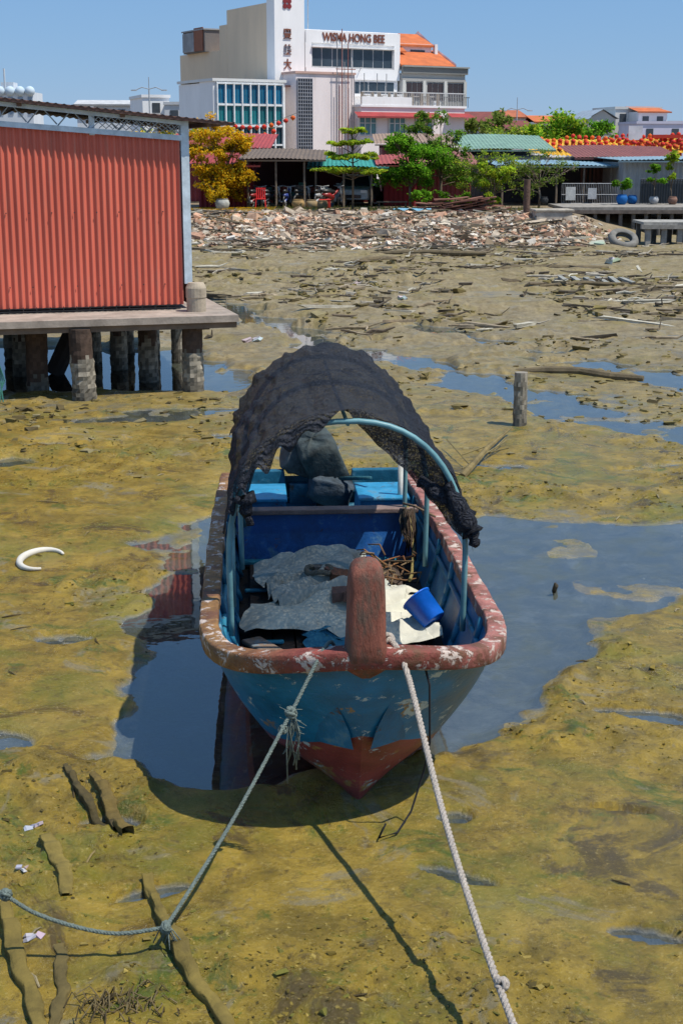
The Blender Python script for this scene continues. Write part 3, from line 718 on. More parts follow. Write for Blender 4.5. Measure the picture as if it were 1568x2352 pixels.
# tyre
h=MB(); cx,cy,cz=10.9,56.0,.34
pr=[(.50,.10),(.55,.0),(.50,-.1),(.42,-.13),(.32,-.10),(.27,-.06),(.34,-.08),(.34,.08),(.27,.06),(.32,.1),(.42,.13)]
mt=Euler((.55,.12,0)).to_matrix(); n=36; vs=[]
for k in range(n):
    a=2*math.pi*k/n
    for r_,z_ in pr:
        v=mt@Vector((r_*math.cos(a)*1.1,r_*math.sin(a)*1.1,z_*1.2)); vs.append((cx+v.x,cy+v.y,cz+v.z))
q=len(pr); h.add(vs,[(k*q+j,((k+1)%n)*q+j,((k+1)%n)*q+(j+1)%q,k*q+(j+1)%q) for k in range(n) for j in range(q)],(.20,.19,.17))
h.build('old_tyre',M_stone,None,smooth=True)
h=MB()
for k in range(6): h.box((6.2+k*.34,39.8,hz(6.2,39.8)+.06),(.14,.8,.06),(.30,.30,.27),rz=.2+R(-.1,.1),rx=.12+R(-.05,.05),jit=.1)
h.box((7,40.2,.14),(2.1,.12,.1),(.2,.19,.17),rz=.05)
h.build('broken_pallet',M_stone)
# ---------------------------------------------------------------- piers on the right
h=MB()
h.bx(9.5,30,62.4,67,1.18,1.32,(.30,.27,.23))
for k in range(26):
    h.tube([(9.8+k*.55,62.5,-.2),(9.8+k*.55,62.5,1.2)],.09,(.13,.12,.11),8); h.tube([(9.8+k*.55,64.5,-.2),(9.8+k*.55,64.5,1.2)],.09,(.06,.055,.05),8)
h.bx(9.5,30,62.3,62.42,1.05,1.2,(.16,.13,.11))
h.build('timber_pier',M_wood)
h=MB()
h.bx(11.7,22,56.2,58.4,.88,.98,(.36,.34,.3))
for k in range(14):
    h.box((11.9+k*.62,56.3,.4),(.2,.2,1.1),(.28,.27,.25),rx=R(-.05,.05)); h.box((11.9+k*.62,58.1,.4),(.18,.18,1.1),(.15,.14,.13))
h.bx(11.6,22,56.1,56.3,.72,.88,(.3,.28,.25))
h.build('concrete_landing',M_stone)
h=MB(); h.box((8.7,60.2,.75),(1.5,1.2,1.0),(.46,.40,.33),rz=.05); h.box((8.7,60.2,1.28),(1.62,1.3,.1),(.42,.37,.3),rz=.05); h.build('concrete_block',M_stone,bevel=.03)
h=MB(); pile(h,7.75,61,.3,2.5,.14,split=1.1,seed=9,top=(.13,.08,.06)); h.build('timber_post',M_stone)
# ---------------------------------------------------------------- main building complex
rb=math.radians(30)
office=empty('office_building',(-4.69,105,1.1),rb)
zo=1.1
W_=(.86,.85,.84); BEI=(.74,.58,.41); PNK=(.80,.71,.69)
h=MB()
def B(mb,x0,x1,y0,y1,z0,z1,c,mat=0): mb.bx(x0,x1,y0,y1,z0-zo,z1-zo,c,mat)
B(h,0,2.38,0,1.2,1.1,14.25,W_)
B(h,.06,2.3,1.2,7.8,1.1,13.85,BEI)
B(h,.05,2.3,7.8,9.1,1.1,12.85,BEI)
B(h,.04,10,9.1,16.5,1.1,11.1,BEI)
B(h,2.38,10.3,.15,9,1.1,12.1,W_)
B(h,2.5,10.4,.0,.15,11.2,12.05,W_)
B(h,2.5,10.4,.0,.15,8.75,9.5,W_)
B(h,2.45,2.95,.0,.15,9.5,11.2,W_); B(h,9.9,10.4,.0,.15,9.5,11.2,W_)
B(h,6.0,10.35,-.5,.15,7.55,7.75,W_)
B(h,2.3,2.7,2,3,12.1,13.1,W_)
h.build('walls',M_wall,office)
h=MB()
DG=(.04,.06,.08)
for k in range(8):
    x=3.0+k*.86; B(h,x+.03,x+.83,.12,.146,9.62,10.85,DG)
for k in range(5):
    x=6.3+k*.74; B(h,x+.03,x+.7,.12,.146,7.75,8.6,DG)
h.build('windows',M_glass,office)
h=MB()
for x in(3.0,6.3,9.8): B(h,x-.03,x+.03,.05,.149,9.55,10.9,(.6,.6,.6))
B(h,2.95,9.9,.05,.149,9.5,9.6,(.5,.5,.5)); B(h,2.95,9.9,-.2,.149,10.9,11.0,W_)
B(h,-.3,1.4,11,15,11.1,12.7,(.18,.16,.15)); B(h,-.4,-.3,11.2,12.8,11.2,12.9,(.30,.12,.07)); B(h,-.42,1.5,10.9,15.1,12.7,12.8,(.35,.35,.35))
for k in range(12): B(h,-.45,-.3,12.8+k*.18,12.86+k*.18,11.2,12.6,(.5,.5,.5))
h.build('roof_plant',M_plain,office)
h=MB()
B(h,.6,5.35,-2.,.0,1.1,8.95,PNK); B(h,.5,5.4,-2.1,.0,8.95,9.1,(.55,.36,.30)); B(h,.2,1.6,-1.2,0,8.05,8.18,(.4,.2,.15))
h.build('front_wing',M_wall,office)
h=MB()
B(h,.68,1.85,-2.06,-2.01,2,8.6,(.07,.08,.10))
for k in range(7): B(h,.68+k*.19,.72+k*.19,-2.14,-2.06,2,8.6,(.30,.31,.34))
for k in range(28): B(h,.66,1.87,-2.13,-2.07,2.1+k*.24,2.15+k*.24,(.27,.28,.31))
h.build('sun_screen',M_plain,office)
h=MB()
B(h,-5.94,-.47,-2.37,-.2,1.1,8.27,W_); B(h,-5.9,-.5,-.2,3.4,1.1,8.2,W_)
B(h,-6.02,-.4,-2.5,3.45,8.27,8.45,(.7,.7,.68))
h.build('low_wing',M_wall,office)
h=MB(); nc=8; x0_=-5.7; cw=5.0/nc
rows=[(8.05,6.85,(.005,.13,.25)),(6.65,5.5,(.008,.16,.18)),(5.25,3.1,(.004,.03,.045))]
for k in range(nc):
    for zt_,zb_,c in rows:
        q=R(.7,1.25); B(h,x0_+k*cw,x0_+(k+1)*cw,-2.40,-2.375,zb_,zt_,tuple(v*q for v in c))
h.build('blue_glazing',vmat('tinted_panel',.3,.25,.8,0,spec=.3),office)
h=MB()
for k in range(nc+1): B(h,x0_+k*cw-.04,x0_+k*cw+.04,-2.58,-2.40,2.9,8.15,(.78,.8,.8))
for z in(8.15,6.75,5.37,4.1,3.0): B(h,x0_-.04,-.66,-2.54,-2.41,z-.06,z+.06,(.75,.77,.77))
for k in range(nc):
    B(h,x0_+k*cw+.29,x0_+k*cw+.31,-2.43,-2.405,3.1,8.05,(.12,.25,.3))
h.build('glazing_frame',M_plain,office)
h=MB()
B(h,5.3,14.2,-3,-.1,1.1,6.75,PNK); B(h,5.2,14.3,-3.12,-.1,6.75,6.9,W_)
B(h,5.3,10.4,-.1,0,6.9,7.6,W_)
B(h,5.3,9.5,-3.1,-3.0,6.9,7.45,W_)
h.build('terrace_wing',M_wall,office)
h=MB()
for(a,b_) in((5.1,6.5),(7.6,8.95),(9.9,11.3)): 
    B(h,a,b_,-3.06,-3.01,4.85,6.0,(.10,.22,.24))
h.build('terrace_windows',M_glass,office)
h=MB()
for(a,b_) in((5.1,6.5),(7.6,8.95),(9.9,11.3)):
    for t in range(4): xx_=a+(b_-a)*t/3; B(h,xx_-.04,xx_+.04,-3.12,-3.06,4.8,6.05,(.6,.62,.6))
    B(h,a-.05,b_+.05,-3.11,-3.065,4.75,4.83,(.6,.6,.6)); B(h,a,b_,-3.10,-3.068,5.6,5.66,(.6,.6,.6))
h.add([(4.7,-3.02,6.4-zo),(11.7,-3.02,6.4-zo),(11.8,-3.7,6.1-zo),(4.6,-3.7,6.1-zo)],[(0,1,2,3)],(.34,.05,.05)); h.bx(4.6,11.8,-3.72,-3.68,4.88,5.0,(.3,.05,.05))
h.add([(12.6,-3.02,6.4-zo),(14.6,-3.02,6.4-zo),(14.7,-3.7,6.1-zo),(12.6,-3.7,6.1-zo)],[(0,1,2,3)],(.34,.05,.05))
for k in range(60): B(h,5.4+k*.148,5.43+k*.148,-3.08,-3.05,7.45 if k<28 else 6.9,7.75,(.45,.45,.45))
B(h,5.3,14.2,-3.1,-3.05,7.75,7.82,(.6,.6,.6))
for k in range(5):
    x=6+k*1.4; B(h,x,x+.5,-2.2,-1.7,7.55,7.6,(.5,.45,.4)); B(h,x-.3,x-.05,-2.3,-2.25,6.9,7.8,(.25,.2,.15)); B(h,x+.55,x+.8,-2.3,-2.25,6.9,7.8,(.25,.2,.15)); B(h,x+.22,x+.28,-2.,-1.94,6.9,7.55,(.3,.3,.3))
h.build('awnings_and_railing',M_plain,office)
h=MB()
for k,(xx_,zz_) in enumerate([(3.7,11.6),(4.1,12.0),(4.3,9.8),(4.6,11.3),(4.9,9.4),(3.9,8.2),(5.1,8.8)]): h.tube([(xx_,-2.35,2.5-zo),(xx_,-2.35,zz_-zo)],.035,(.32,.10,.07) if k%2 else (.35,.33,.32),6)
h.tube([(3.6,-2.37,9.3-zo),(5.2,-2.37,9.3-zo)],.03,(.3,.12,.08),6)
h.tube([(3.0,.6,12.1-zo),(3.0,.6,15.2-zo)],.035,(.5,.5,.5),6); h.tube([(6.9,.6,8.8-zo),(6.9,-.3,9.6-zo)],.03,(.5,.5,.5),6)
for xx_ in(7.1,8.2,9): h.tube([(xx_,-.4,7.7-zo),(xx_,-.4,9.2-zo)],.03,(.2,.2,.2),5)
h.build('poles',M_metal,office)
def text(s,name,parent,loc,size,width,col,rz=0):
    cu=D.curves.new(name,'FONT'); cu.body=s; cu.size=size; cu.align_x='CENTER'; cu.align_y='CENTER'; cu.extrude=.03; cu.offset=.012
    o=D.objects.new(name,cu); link(o,parent); o.location=loc; o.rotation_euler=(math.radians(90),0,rz); cu.materials.append(col)
    bpy.context.view_layer.update()
    if width and o.dimensions.x>0.01: o.scale.x=width/o.dimensions.x
    return o
def flat(name,c,rough=.6):
    m,nt,ns,ls=newmat(name); tc=nt.nodes.new('ShaderNodeTexCoord'); p=nt.nodes.new('ShaderNodeBsdfPrincipled'); p.inputs['Roughness'].default_value=rough
    ls.new(mix(nt,noise(nt,tc.outputs['Object'],3),tuple(v*.8 for v in c),tuple(min(1,v*1.2) for v in c)),p.inputs['Base Color']); out(nt,p.outputs[0]); return m
SIGN=flat('sign_letters',(.20,.06,.03))
text('WISMA HONG BEE','sign_letters',office,(6.45,-.04,11.6-zo),.82,5.2,SIGN)
for s_,z in zip('豐美大廈',(11.65,10.6,9.62,8.68)): text(s_,'sign_character',office,(1.0,-.04,z-zo),.74,.62,SIGN)
h=MB(); 
for(x,z) in((-.17,.17),(.17,.17),(-.17,-.17),(.17,-.17)): h.tube([(1.0+x,-.06,13.72+z-zo),(1.0+x,.0,13.72+z-zo)],.17,(.22,.03,.035),14)
h.build('emblem',M_plain,office)
shop=empty('shophouse',(-4.69,105,1.1),rb)
h=MB()
B(h,10.5,16.2,-.1,9,1.1,9.3,(.5,.49,.46)); B(h,10.45,16.3,-.35,-.1,9.3,9.75,(.20,.20,.19)); B(h,10.45,16.35,-.5,-.1,9.75,9.85,(.3,.3,.28))
B(h,10.5,16.2,-.2,-.1,8.75,8.95,(.35,.34,.32))
for x in(10.5,12.3,14.2,16.0): B(h,x,x+.25,-.28,-.1,6.8,8.8,(.55,.54,.5))
B(h,11.8,14.6,2.2,6,9.85,11.6,W_); 
h.build('walls',M_wall,shop)
h=MB()
for k in range(3):
    for j in range(3): x=10.95+k*1.85+j*.48; B(h,x,x+.42,-.14,-.105,7.4,8.65,(.05,.035,.035))
B(h,12.7,14.0,2.16,2.19,10.7,11.15,(.05,.06,.07))
h.build('windows',M_glass,shop)
h=MB()
def slope(mb,x0,x1,y0,z0,y1,z1,c,n=1): mb.add([(x0,y0,z0-zo),(x1,y0,z0-zo),(x1,y1,z1-zo),(x0,y1,z1-zo),(x0,y0,z0-zo-.12),(x1,y0,z0-zo-.12),(x1,y1,z1-zo-.12),(x0,y1,z1-zo-.12)],[(0,1,2,3),(4,7,6,5),(0,4,5,1),(1,5,6,2),(3,2,6,7),(0,3,7,4)],c)
OR=(.55,.15,.05)
slope(h,10.4,15.3,-.2,9.9,2.6,11.2,OR); slope(h,10.4,14.8,2.0,11.5,4.5,12.5,OR); slope(h,10.4,14.8,4.5,12.5,7,11.5,OR); slope(h,10.4,11.9,1.5,11,4,12.3,OR)
h.build('tiled_roof',M_plain,shop)
h=MB()
h.add([(14.85,2,11.4-zo),(14.85,7,11.4-zo),(14.85,4.5,12.75-zo)],[(0,1,2)],W_); B(h,14.75,15.0,1.9,2.2,9.8,11.6,W_)
h.add([(15.3,-.2,9.85-zo),(15.3,2.6,9.85-zo),(15.3,2.6,11.35-zo),(15.3,-.2,10.05-zo)],[(0,1,2,3)],W_)
for x in(10.9,12.,13.2): B(h,x,x+.55,-.4,-.14,6.95,7.35,(.7,.7,.7))
for k in range(40): B(h,10.5+k*.145,10.53+k*.145,-.62,-.6,6.9,7.6,(.08,.08,.08))
B(h,10.5,16.3,-.62,-.58,7.6,7.66,(.1,.1,.1))
h.build('gable_and_units',M_plain,shop)
# ---------------------------------------------------------------- distant houses
def house(name,x0,x1,y,ze,zr_,wall,roof,dep=6,win=3,gable=False,flat_=False):
    e=empty(name,((x0+x1)/2,y,0),R(-.15,.15)+.2); w=(x1-x0)/2
    mb=MB(); mb.bx(-w,w,0,dep,1,ze,wall)
    if gable: mb.add([(-w,0,ze),(w,0,ze),(0,0,zr_)],[(0,1,2)],wall)
    if flat_: mb.bx(-w-.1,w+.1,-.1,dep,ze,ze+.25,tuple(v*.9 for v in wall))
    mb.build('walls',M_wall,e)
    if not flat_:
        mb=MB()
        if gable:
            for sgn in(-1,1): mb.add([(0,-.3,zr_+.05),(0,dep,zr_+.05),(sgn*(w+.3),dep,ze),(sgn*(w+.3),-.3,ze)],[(0,1,2,3)],roof)
        else:
            mb.add([(-w-.3,-.4,ze),(w+.3,-.4,ze),(w,dep/2,zr_),(-w,dep/2,zr_)],[(0,1,2,3)],roof); mb.add([(-w,dep/2,zr_),(w,dep/2,zr_),(w+.3,dep,ze),(-w-.3,dep,ze)],[(0,1,2,3)],roof)
            mb.bx(-w-.3,w+.3,-.42,-.38,ze-.12,ze+.02,tuple(v*.6 for v in roof))
        mb.build('roof',M_plain,e)
    mb=MB()
    for k in range(win):
        x=-w+ (k+.5)*2*w/win; mb.bx(x-.35,x+.35,-.04,-.01,ze-1.3,ze-.45,(.06,.07,.08)); mb.bx(x-.42,x+.42,-.07,-.045,ze-1.4,ze-1.32,(.5,.5,.5))
    mb.build('windows',M_glass,e)
    return e
MAR=(.20,.06,.05)
house('terrace_house',12.7,17,150,6.6,7.7,(.6,.58,.55),MAR)
house('terrace_house',14.5,18.4,140,5.6,6.6,(.62,.6,.57),MAR)
house('terrace_house',16.7,19,152,7.1,7.9,W_,(.42,.13,.06),win=2)
house('terrace_house',19.6,23.6,150,6.6,7.3,W_,OR,win=2)
house('terrace_house',25,27.9,150,6.9,7.8,(.55,.52,.45),(.3,.36,.42),gable=True,win=2)
house('terrace_house',28,33.0,152,7.9,8,(.66,.63,.58),OR,flat_=True,win=3)
house('terrace_house',30,33.2,150,7.6,8.2,(.7,.68,.66),OR,win=2)
house('terrace_house',28.7,39,144,6.3,6.5,(.60,.58,.70),OR,flat_=True,win=4)
house('terrace_house',-17.6,-15.2,131,8.3,8.4,W_,OR,flat_=True,win=1)
house('terrace_house',-15.3,-12.,128,7.6,7.7,(.6,.62,.64),OR,flat_=True,win=2)
house('terrace_house',-25,-20,140,8.0,8.5,(.62,.64,.66),(.5,.5,.5),win=3)
h=MB(); h.bx(-72,-62.5,300,310,0,15.5,(.62,.66,.70))
for k in range(5):
    x=-71+k*2; blob(h,(x,300,15.6),(1,1,1.0),(.50,.6,.68),pw=1,jit=0); h.bx(x-.5,x+.5,299.9,299.99,11,14.5,(.25,.32,.4))
h.bx(-69,-66.5,301,305,15.5,17.4,(.6,.64,.68))
h.tube([(-68,300,15),(-68,300,20)],.2,(.5,.55,.6),6)
h.build('apartment_tower',M_wall)
h=MB(); h.bx(-80,-10,210,220,1,7,(.5,.52,.5)); h.bx(10,90,260,270,1,9,(.55,.56,.58))
for k in range(30): h.bx(-78+k*2.2,-77+k*2.2,209.9,209.99,3,5,(.15,.17,.2)); h.bx(12+k*2.4,13+k*2.4,259.9,259.99,5,7.5,(.2,.22,.25))
h.build('distant_shop_row',M_wall)
def lamp(x,y,z,hgt):
    mb=MB(); mb.tube([(x,y,1),(x,y,z)],.06,(.4,.42,.44),6); mb.tube([(x-1.2,y,z-.1),(x-.6,y,z+.15),(x,y,z)],.04,(.4,.42,.44),6); mb.tube([(x+1.2,y,z-.1),(x+.6,y,z+.15),(x,y,z)],.04,(.4,.42,.44),6)
    mb.box((x-1.3,y,z-.1),(.5,.2,.1),(.5,.5,.5)); mb.box((x+1.3,y,z-.1),(.5,.2,.1),(.5,.5,.5)); mb.tube([(x,y,z),(x,y,z+hgt)],.03,(.3,.3,.3),5); mb.build('street_lamp',M_metal)
lamp(-16.6,128,8.9,1); lamp(17.8,150,7.8,1.2)
# ---------------------------------------------------------------- shacks on the shore
def shack(name,x0,x1,y0,y1,zw,roof,wall,zr0,zr1,posts=True,openf=False):
    e=empty(name,(x0,y0,1.05)); w=x1-x0; d_=y1-y0
    mb=MB()
    if not openf:
        def f(a,b): return(w*a,.03*math.cos(a*w/.22*6.28),(zw)*b)
        mb.grid(f,int(w/.22*6),1,wall)
        mb.bx(0,.06,.05,d_,0,zw,wall); mb.bx(w-.06,w,.05,d_,0,zw,wall)
    mb.bx(0,w,d_,d_+.06,0,zw+.2,tuple(v*.5 for v in wall))
    mb.build('walls',M_plain,e)
    mb=MB()
    mb.grid(lambda a,b:(-.4+(w+.8)*a,-.7+(d_+1.2)*b,zr0+(zr1-zr0)*b+.02*math.cos(a*(w+.8)/.2*6.28)+.05*math.sin(a*4)),int(w/.2*5),3,roof)
    mb.bx(-.4,w+.4,-.72,-.68,zr0-.1,zr0-.03,tuple(v*.6 for v in roof))
    mb.build('sheet_roof',M_plain,e)
    if posts:
        mb=MB(); k=0.
        while k<=w: mb.tube([(k,-.5,-.1),(k,-.5,zr0)],.05,(.2,.16,.12),6); k+=1.3
        mb.build('posts',M_wood,e)
    return e
shack('storage_hut',-6.6,-4.1,67.5,71,1.95,(.30,.05,.05),(.24,.025,.03),2.0,2.5,posts=False)
shack('open_shelter',-4.3,-1.1,67.5,73,2.1,(.16,.12,.09),(.10,.03,.03),2.25,2.7,openf=True)
shack('market_stall',-1.2,1.8,68.5,75,1.9,(.04,.26,.22),(.20,.02,.03),1.9,2.35,openf=True)
shack('storage_hut',2.0,3.6,69,73,1.9,(.34,.08,.07),(.16,.012,.016),2.0,2.4,posts=False)
shack('storage_hut',3.2,6.2,70,75,1.8,(.3,.12,.1),(.18,.04,.04),2.0,2.6,posts=False)
shack('storage_hut',6.6,10.6,76,82,2.4,(.20,.32,.25),(.3,.28,.25),2.7,3.5,posts=False)
shack('open_shelter',7.7,12.9,70.5,75,2.1,(.25,.38,.45),(.16,.15,.15),1.95,2.15,openf=True)
shack('storage_hut',12.2,17,75,80,2.1,(.24,.09,.08),(.3,.14,.11),2.3,2.9,posts=False)
shack('concrete_hut',13.2,22,68.6,74,2.1,(.28,.40,.46),(.42,.43,.43),2.2,2.3,posts=False)
shack('storage_hut',2.2,6.4,80,86,2.8,(.32,.22,.16),(.3,.1,.1),3.0,3.6,posts=False)
shack('storage_hut',-9,-4,76,84,2.6,(.34,.06,.06),(.3,.06,.06),2.8,3.6,posts=False)
e=empty('temple_hall',(11.4,86,1.1))
h=MB(); h.bx(0,8.2,0,6,0,2.2,(.45,.06,.05)); h.build('walls',M_plain,e)
h=MB(); h.grid(lambda a,b:(-.5+9.2*a,-.8+4*b,2.3+.95*b+.25*(2*a-1)**4+.03*math.cos(a*9.2/.25*6.28)),220,4,(.62,.36,.03)); h.build('tiled_roof',M_plain,e)
h=MB(); 
for k in range(3): h.tube([(7.2+k*.6,-.2,0),(7.2+k*.6,-.2,3.4)],.08,(.5,.04,.03),6)
h.bx(6.9,9,-.3,-.1,2.9,3.1,(.5,.04,.03)); h.bx(6.7,9.2,-.4,0,3.3,3.5,(.55,.05,.03)); h.bx(5.3,6.1,-.3,-.2,3.2,4.0,(.7,.7,.72))
h.build('gate_frame',M_plain,e)
def lantern(mb,x,y,z,r):
    c=random.choice([(.62,.035,.02),(.7,.05,.02),(.62,.04,.03),(.7,.12,.02)])
    n=8; prf=[(.25,-.8),(.75,-.6),(1,0),(.75,.6),(.25,.8)]
    vs=[(x+r*a*math.cos(2*math.pi*k/n),y+r*a*math.sin(2*math.pi*k/n),z+r*b_) for a,b_ in prf for k in range(n)]
    mb.add(vs,[(i*n+k,i*n+(k+1)%n,(i+1)*n+(k+1)%n,(i+1)*n+k) for i in range(4) for k in range(n)]+[tuple(range(n)),tuple(4*n+k for k in range(n))],c)
    mb.box((x,y,z-r*.95),(r*.5,r*.5,r*.3),(.75,.5,.05)); mb.box((x,y,z+r*.9),(r*.5,r*.5,r*.2),(.75,.5,.05))
h=MB()
for row in range(8):
    y=82+row*1.3; z0=4.25+row*.08
    for k in range(26):
        t=k/25; x=11.0+9.6*t+row*.2; lantern(h,x,y,z0-.35*math.sin(math.pi*((t*3+row*.2)%1))+R(-.05,.05)-.25*(1-t),.14)
h.build('lantern_strings',M_plain,None,smooth=True)
h=MB()
for(a,b_,n_) in((Vector((-7.6,93,5.55)),Vector((-2.6,93,6.1)),11),(Vector((-7.4,90,5.0)),Vector((-3.6,90,5.3)),7)):
    P=[]
    for k in range(n_+1):
        t=k/n_; q=a.lerp(b_,t)-Vector((0,0,.8*math.sin(math.pi*t)*.6)); P.append(q)
        if 0<k<n_: lantern(h,q.x,q.y,q.z-.2,.16)
    h.tube(P,.012,(.1,.1,.1),4)
h.build('lantern_strings',M_plain,None,smooth=True)
h=MB()
for k in range(34): h.tube([(10.2+k*.08,67.6,1.2),(10.2+k*.08,67.6,2.2)],.008,(.4,.4,.4),4)
for z in(1.3,1.7,2.2): h.tube([(10.2,67.6,z),(12.9,67.6,z)],.016,(.5,.5,.5),5)
h.box((10.6,67.5,1.75),(.45,.03,.6),(.6,.6,.57)); h.box((11.6,67.5,1.75),(.4,.03,.5),(.5,.5,.5))
h.build('steel_fence',M_metal)
h=MB()
for k in range(22): h.tube([(13.7+k*.12,66.9,1.3),(13.7+k*.12,66.9,2.4)],.02,(.03,.035,.04),4)
h.tube([(13.7,66.9,2.4),(16.3,66.9,2.4)],.03,(.04,.04,.05),5); h.box((15,66.98,1.85),(2.6,.02,1.0),(.06,.07,.08))
h.build('steel_fence',M_metal)
def pot(name,x,y,z,r,hh_,c,mat=M_stone):
    mb=MB(); prf=[(.001,0),(.6,0),(.85,.25),(1,.6),(.85,.88),(.7,.95),(.82,1.),(.68,1.0),(.6,.85),(.001,.8)]; n=18
    vs=[(x+r*a*math.cos(2*math.pi*k/n),y+r*a*math.sin(2*math.pi*k/n),z+hh_*b_) for a,b_ in prf for k in range(n)]
    mb.add(vs,[(i*n+k,i*n+(k+1)%n,(i+1)*n+(k+1)%n,(i+1)*n+k) for i in range(len(prf)-1) for k in range(n)],c); return mb.build(name,mat,None,smooth=True)
pot('clay_jar',-1.95,65.6,1.1,.30,.45,(.38,.24,.10)); pot('clay_jar',-1.35,65.8,1.1,.28,.42,(.36,.26,.14)); pot('clay_jar',-.85,65.5,1.1,.25,.4,(.3,.2,.1)); pot('stone_urn',-5.3,64.8,1.1,.33,.5,(.4,.4,.36)); 
pot('blue_barrel',12.6,65.5,1.32,.26,.45,(.01,.13,.4),M_plain); pot('blue_barrel',13.2,66.2,1.32,.24,.4,(.01,.1,.3),M_plain); pot('plant_pot',14.1,65.8,1.32,.22,.35,(.4,.4,.4)); pot('plant_pot',9.2,66.2,1.3,.2,.35,(.05,.05,.05)); pot('plant_pot',14.9,65.6,1.32,.22,.35,(.25,.14,.1))
h=MB(); h.box((-.75,65.9,1.3),(.5,.35,.4),(.6,.04,.03)); h.box((-.75,65.9,1.52),(.54,.38,.04),(.65,.05,.04)); h.build('red_crate',M_plain,bevel=.02)
h=MB()
for dx in(-.2,.2):
    for dy in(-.2,.2): h.tube([(-3.65+dx*1.15,65.8+dy*1.15,1.1),(-3.65+dx,65.8+dy,1.55)],.02,(.6,.03,.03),6)
h.box((-3.65,65.8,1.56),(.44,.44,.03),(.62,.03,.03)); 
for k in range(5): h.box((-3.83+k*.09,66.02,1.8),(.05,.03,.45),(.62,.03,.03),rx=-.1)
h.box((-3.65,66.05,2.02),(.44,.03,.06),(.62,.03,.03)); h.build('plastic_chair',M_plain)
def car(x,y,z,rz,col):
    e=empty('parked_car',(x,y,z),rz); mb=MB()
    secs=[(-2.1,.35,.62,.72),(-2.05,.3,.74,.78),(-1.2,.25,.88,.84),(-.9,.25,.9,.85),(1.3,.25,.92,.85),(1.95,.28,.88,.8),(2.12,.36,.72,.72)]
    vs=[]
    for xx,zb,zt_,w in secs: vs+=[(xx,-w*.95,zb),(xx,-w,.55),(xx,-w*.93,zt_),(xx,-w*.5,zt_+.03),(xx,w*.5,zt_+.03),(xx,w*.93,zt_),(xx,w,.55),(xx,w*.95,zb)]
    n=8; fs=[(i*n+k,i*n+(k+1)%n,(i+1)*n+(k+1)%n,(i+1)*n+k) for i in range(len(secs)-1) for k in range(n)]+[tuple(range(n)),tuple((len(secs)-1)*n+k for k in range(n))]
    mb.add(vs,fs,col); mb.build('body',M_metal,e,smooth=False,bevel=.03)
    mb=MB(); v=[(-1.1,-.74,.9),(1.5,-.76,.92),(1.5,.76,.92),(-1.1,.74,.9),(-.4,-.58,1.38),(.95,-.6,1.4),(.95,.6,1.4),(-.4,.58,1.38)]
    mb.add(v,[(0,1,5,4),(2,3,7,6),(1,2,6,5),(3,0,4,7)],(.03,.04,.05)); mb.build('windows',M_glass,e)
    mb=MB(); mb.box((.27,0,1.41),(1.4,1.22,.05),col)
    for i_,j_ in((0,4),(1,5),(2,6),(3,7)): mb.tube([v[i_],v[j_]],.04,col,6)
    for s_ in(-1,1): mb.tube([(.25,s_*.76,.92),(.25,s_*.6,1.4)],.035,col,6)
    mb.build('roof',M_metal,e)
    mb=MB()
    for wx in(-1.35,1.3):
        for wy in(-.8,.8): mb.tube([(wx,wy-.1,.31),(wx,wy+.1,.31)],.31,(.02,.02,.02),18); mb.tube([(wx,wy-.11,.31),(wx,wy+.11,.31)],.18,(.4,.4,.4),12)
    mb.build('wheels',M_plain,e)
    mb=MB()
    for s_ in(-1,1): mb.box((-2.08,s_*.58,.68),(.08,.3,.13),(.8,.8,.8)); mb.box((2.08,s_*.6,.72),(.08,.26,.14),(.5,.02,.02)); mb.box((-.75,s_*.9,.98),(.12,.16,.12),col)
    mb.box((-2.12,0,.45),(.04,.9,.16),(.03,.03,.03)); mb.build('lights',M_glass,e)
car(.85,71.2,1.12,math.radians(80),(.42,.46,.50))
def moto(x,y,z,rz,col):
    mb=MB(); c,s_=math.cos(rz),math.sin(rz)
    T=lambda a,b_,q:(x+a*c-b_*s_,y+a*s_+b_*c,z+q)
    for wx in(-.6,.6):
        mb.tube([T(wx+.27*math.cos(t),0,.3+.27*math.sin(t)) for t in np.linspace(0,6.28,17)],.05,(.02,.02,.02),6)
        mb.tube([T(wx,-.05,.3),T(wx,.05,.3)],.08,(.4,.4,.4),8)
    mb.tube([T(-.6,0,.3),T(-.2,0,.45),T(.2,0,.7),T(.42,0,.85)],.06,col,7); mb.tube([T(.6,.06,.3),T(.4,.06,.95)],.03,(.5,.5,.5),6); mb.tube([T(.6,-.06,.3),T(.4,-.06,.95)],.03,(.5,.5,.5),6)
    mb.tube([T(-.75,0,.78),T(-.3,0,.75),T(.1,0,.72)],[.07,.11,.08],(.02,.02,.02),8); mb.tube([T(.38,-.33,1.0),T(.4,0,.95),T(.38,.33,1.0)],.025,(.3,.3,.3),6)
    mb.tube([T(-.7,0,.6),T(-.3,0,.6),T(.0,0,.45)],[.06,.12,.12],col,8); mb.tube([T(.44,0,.85),T(.52,0,.87)],.1,(.6,.6,.55),10); mb.tube([T(-.7,.12,.3),T(0,.12,.25)],.04,(.5,.5,.5),6)
    mb.build('motorcycle',M_metal,None,smooth=True)
for(x,y,a,c) in[(-3.9,67.2,1.2,(.3,.02,.02)),(-3.2,67.4,1.0,(.02,.02,.03)),(-2.5,67.3,1.4,(.05,.08,.3)),(-1.8,67.6,1.1,(.03,.03,.03)),(-1.0,67.5,1.3,(.4,.4,.4)),(-.4,67.8,.8,(.3,.02,.02))]: moto(x,y,1.1,a,c)
h=MB()
for k in range(40):
    h.box((R(-4,-.3),R(68.2,69.5),1.1+R(.1,.9)),(R(.15,.5),.3,R(.15,.5)),random.choice([(.4,.38,.33),(.1,.2,.3),(.3,.06,.04),(.15,.12,.1),(.5,.5,.5),(.05,.15,.12)]),rz=R(0,1))
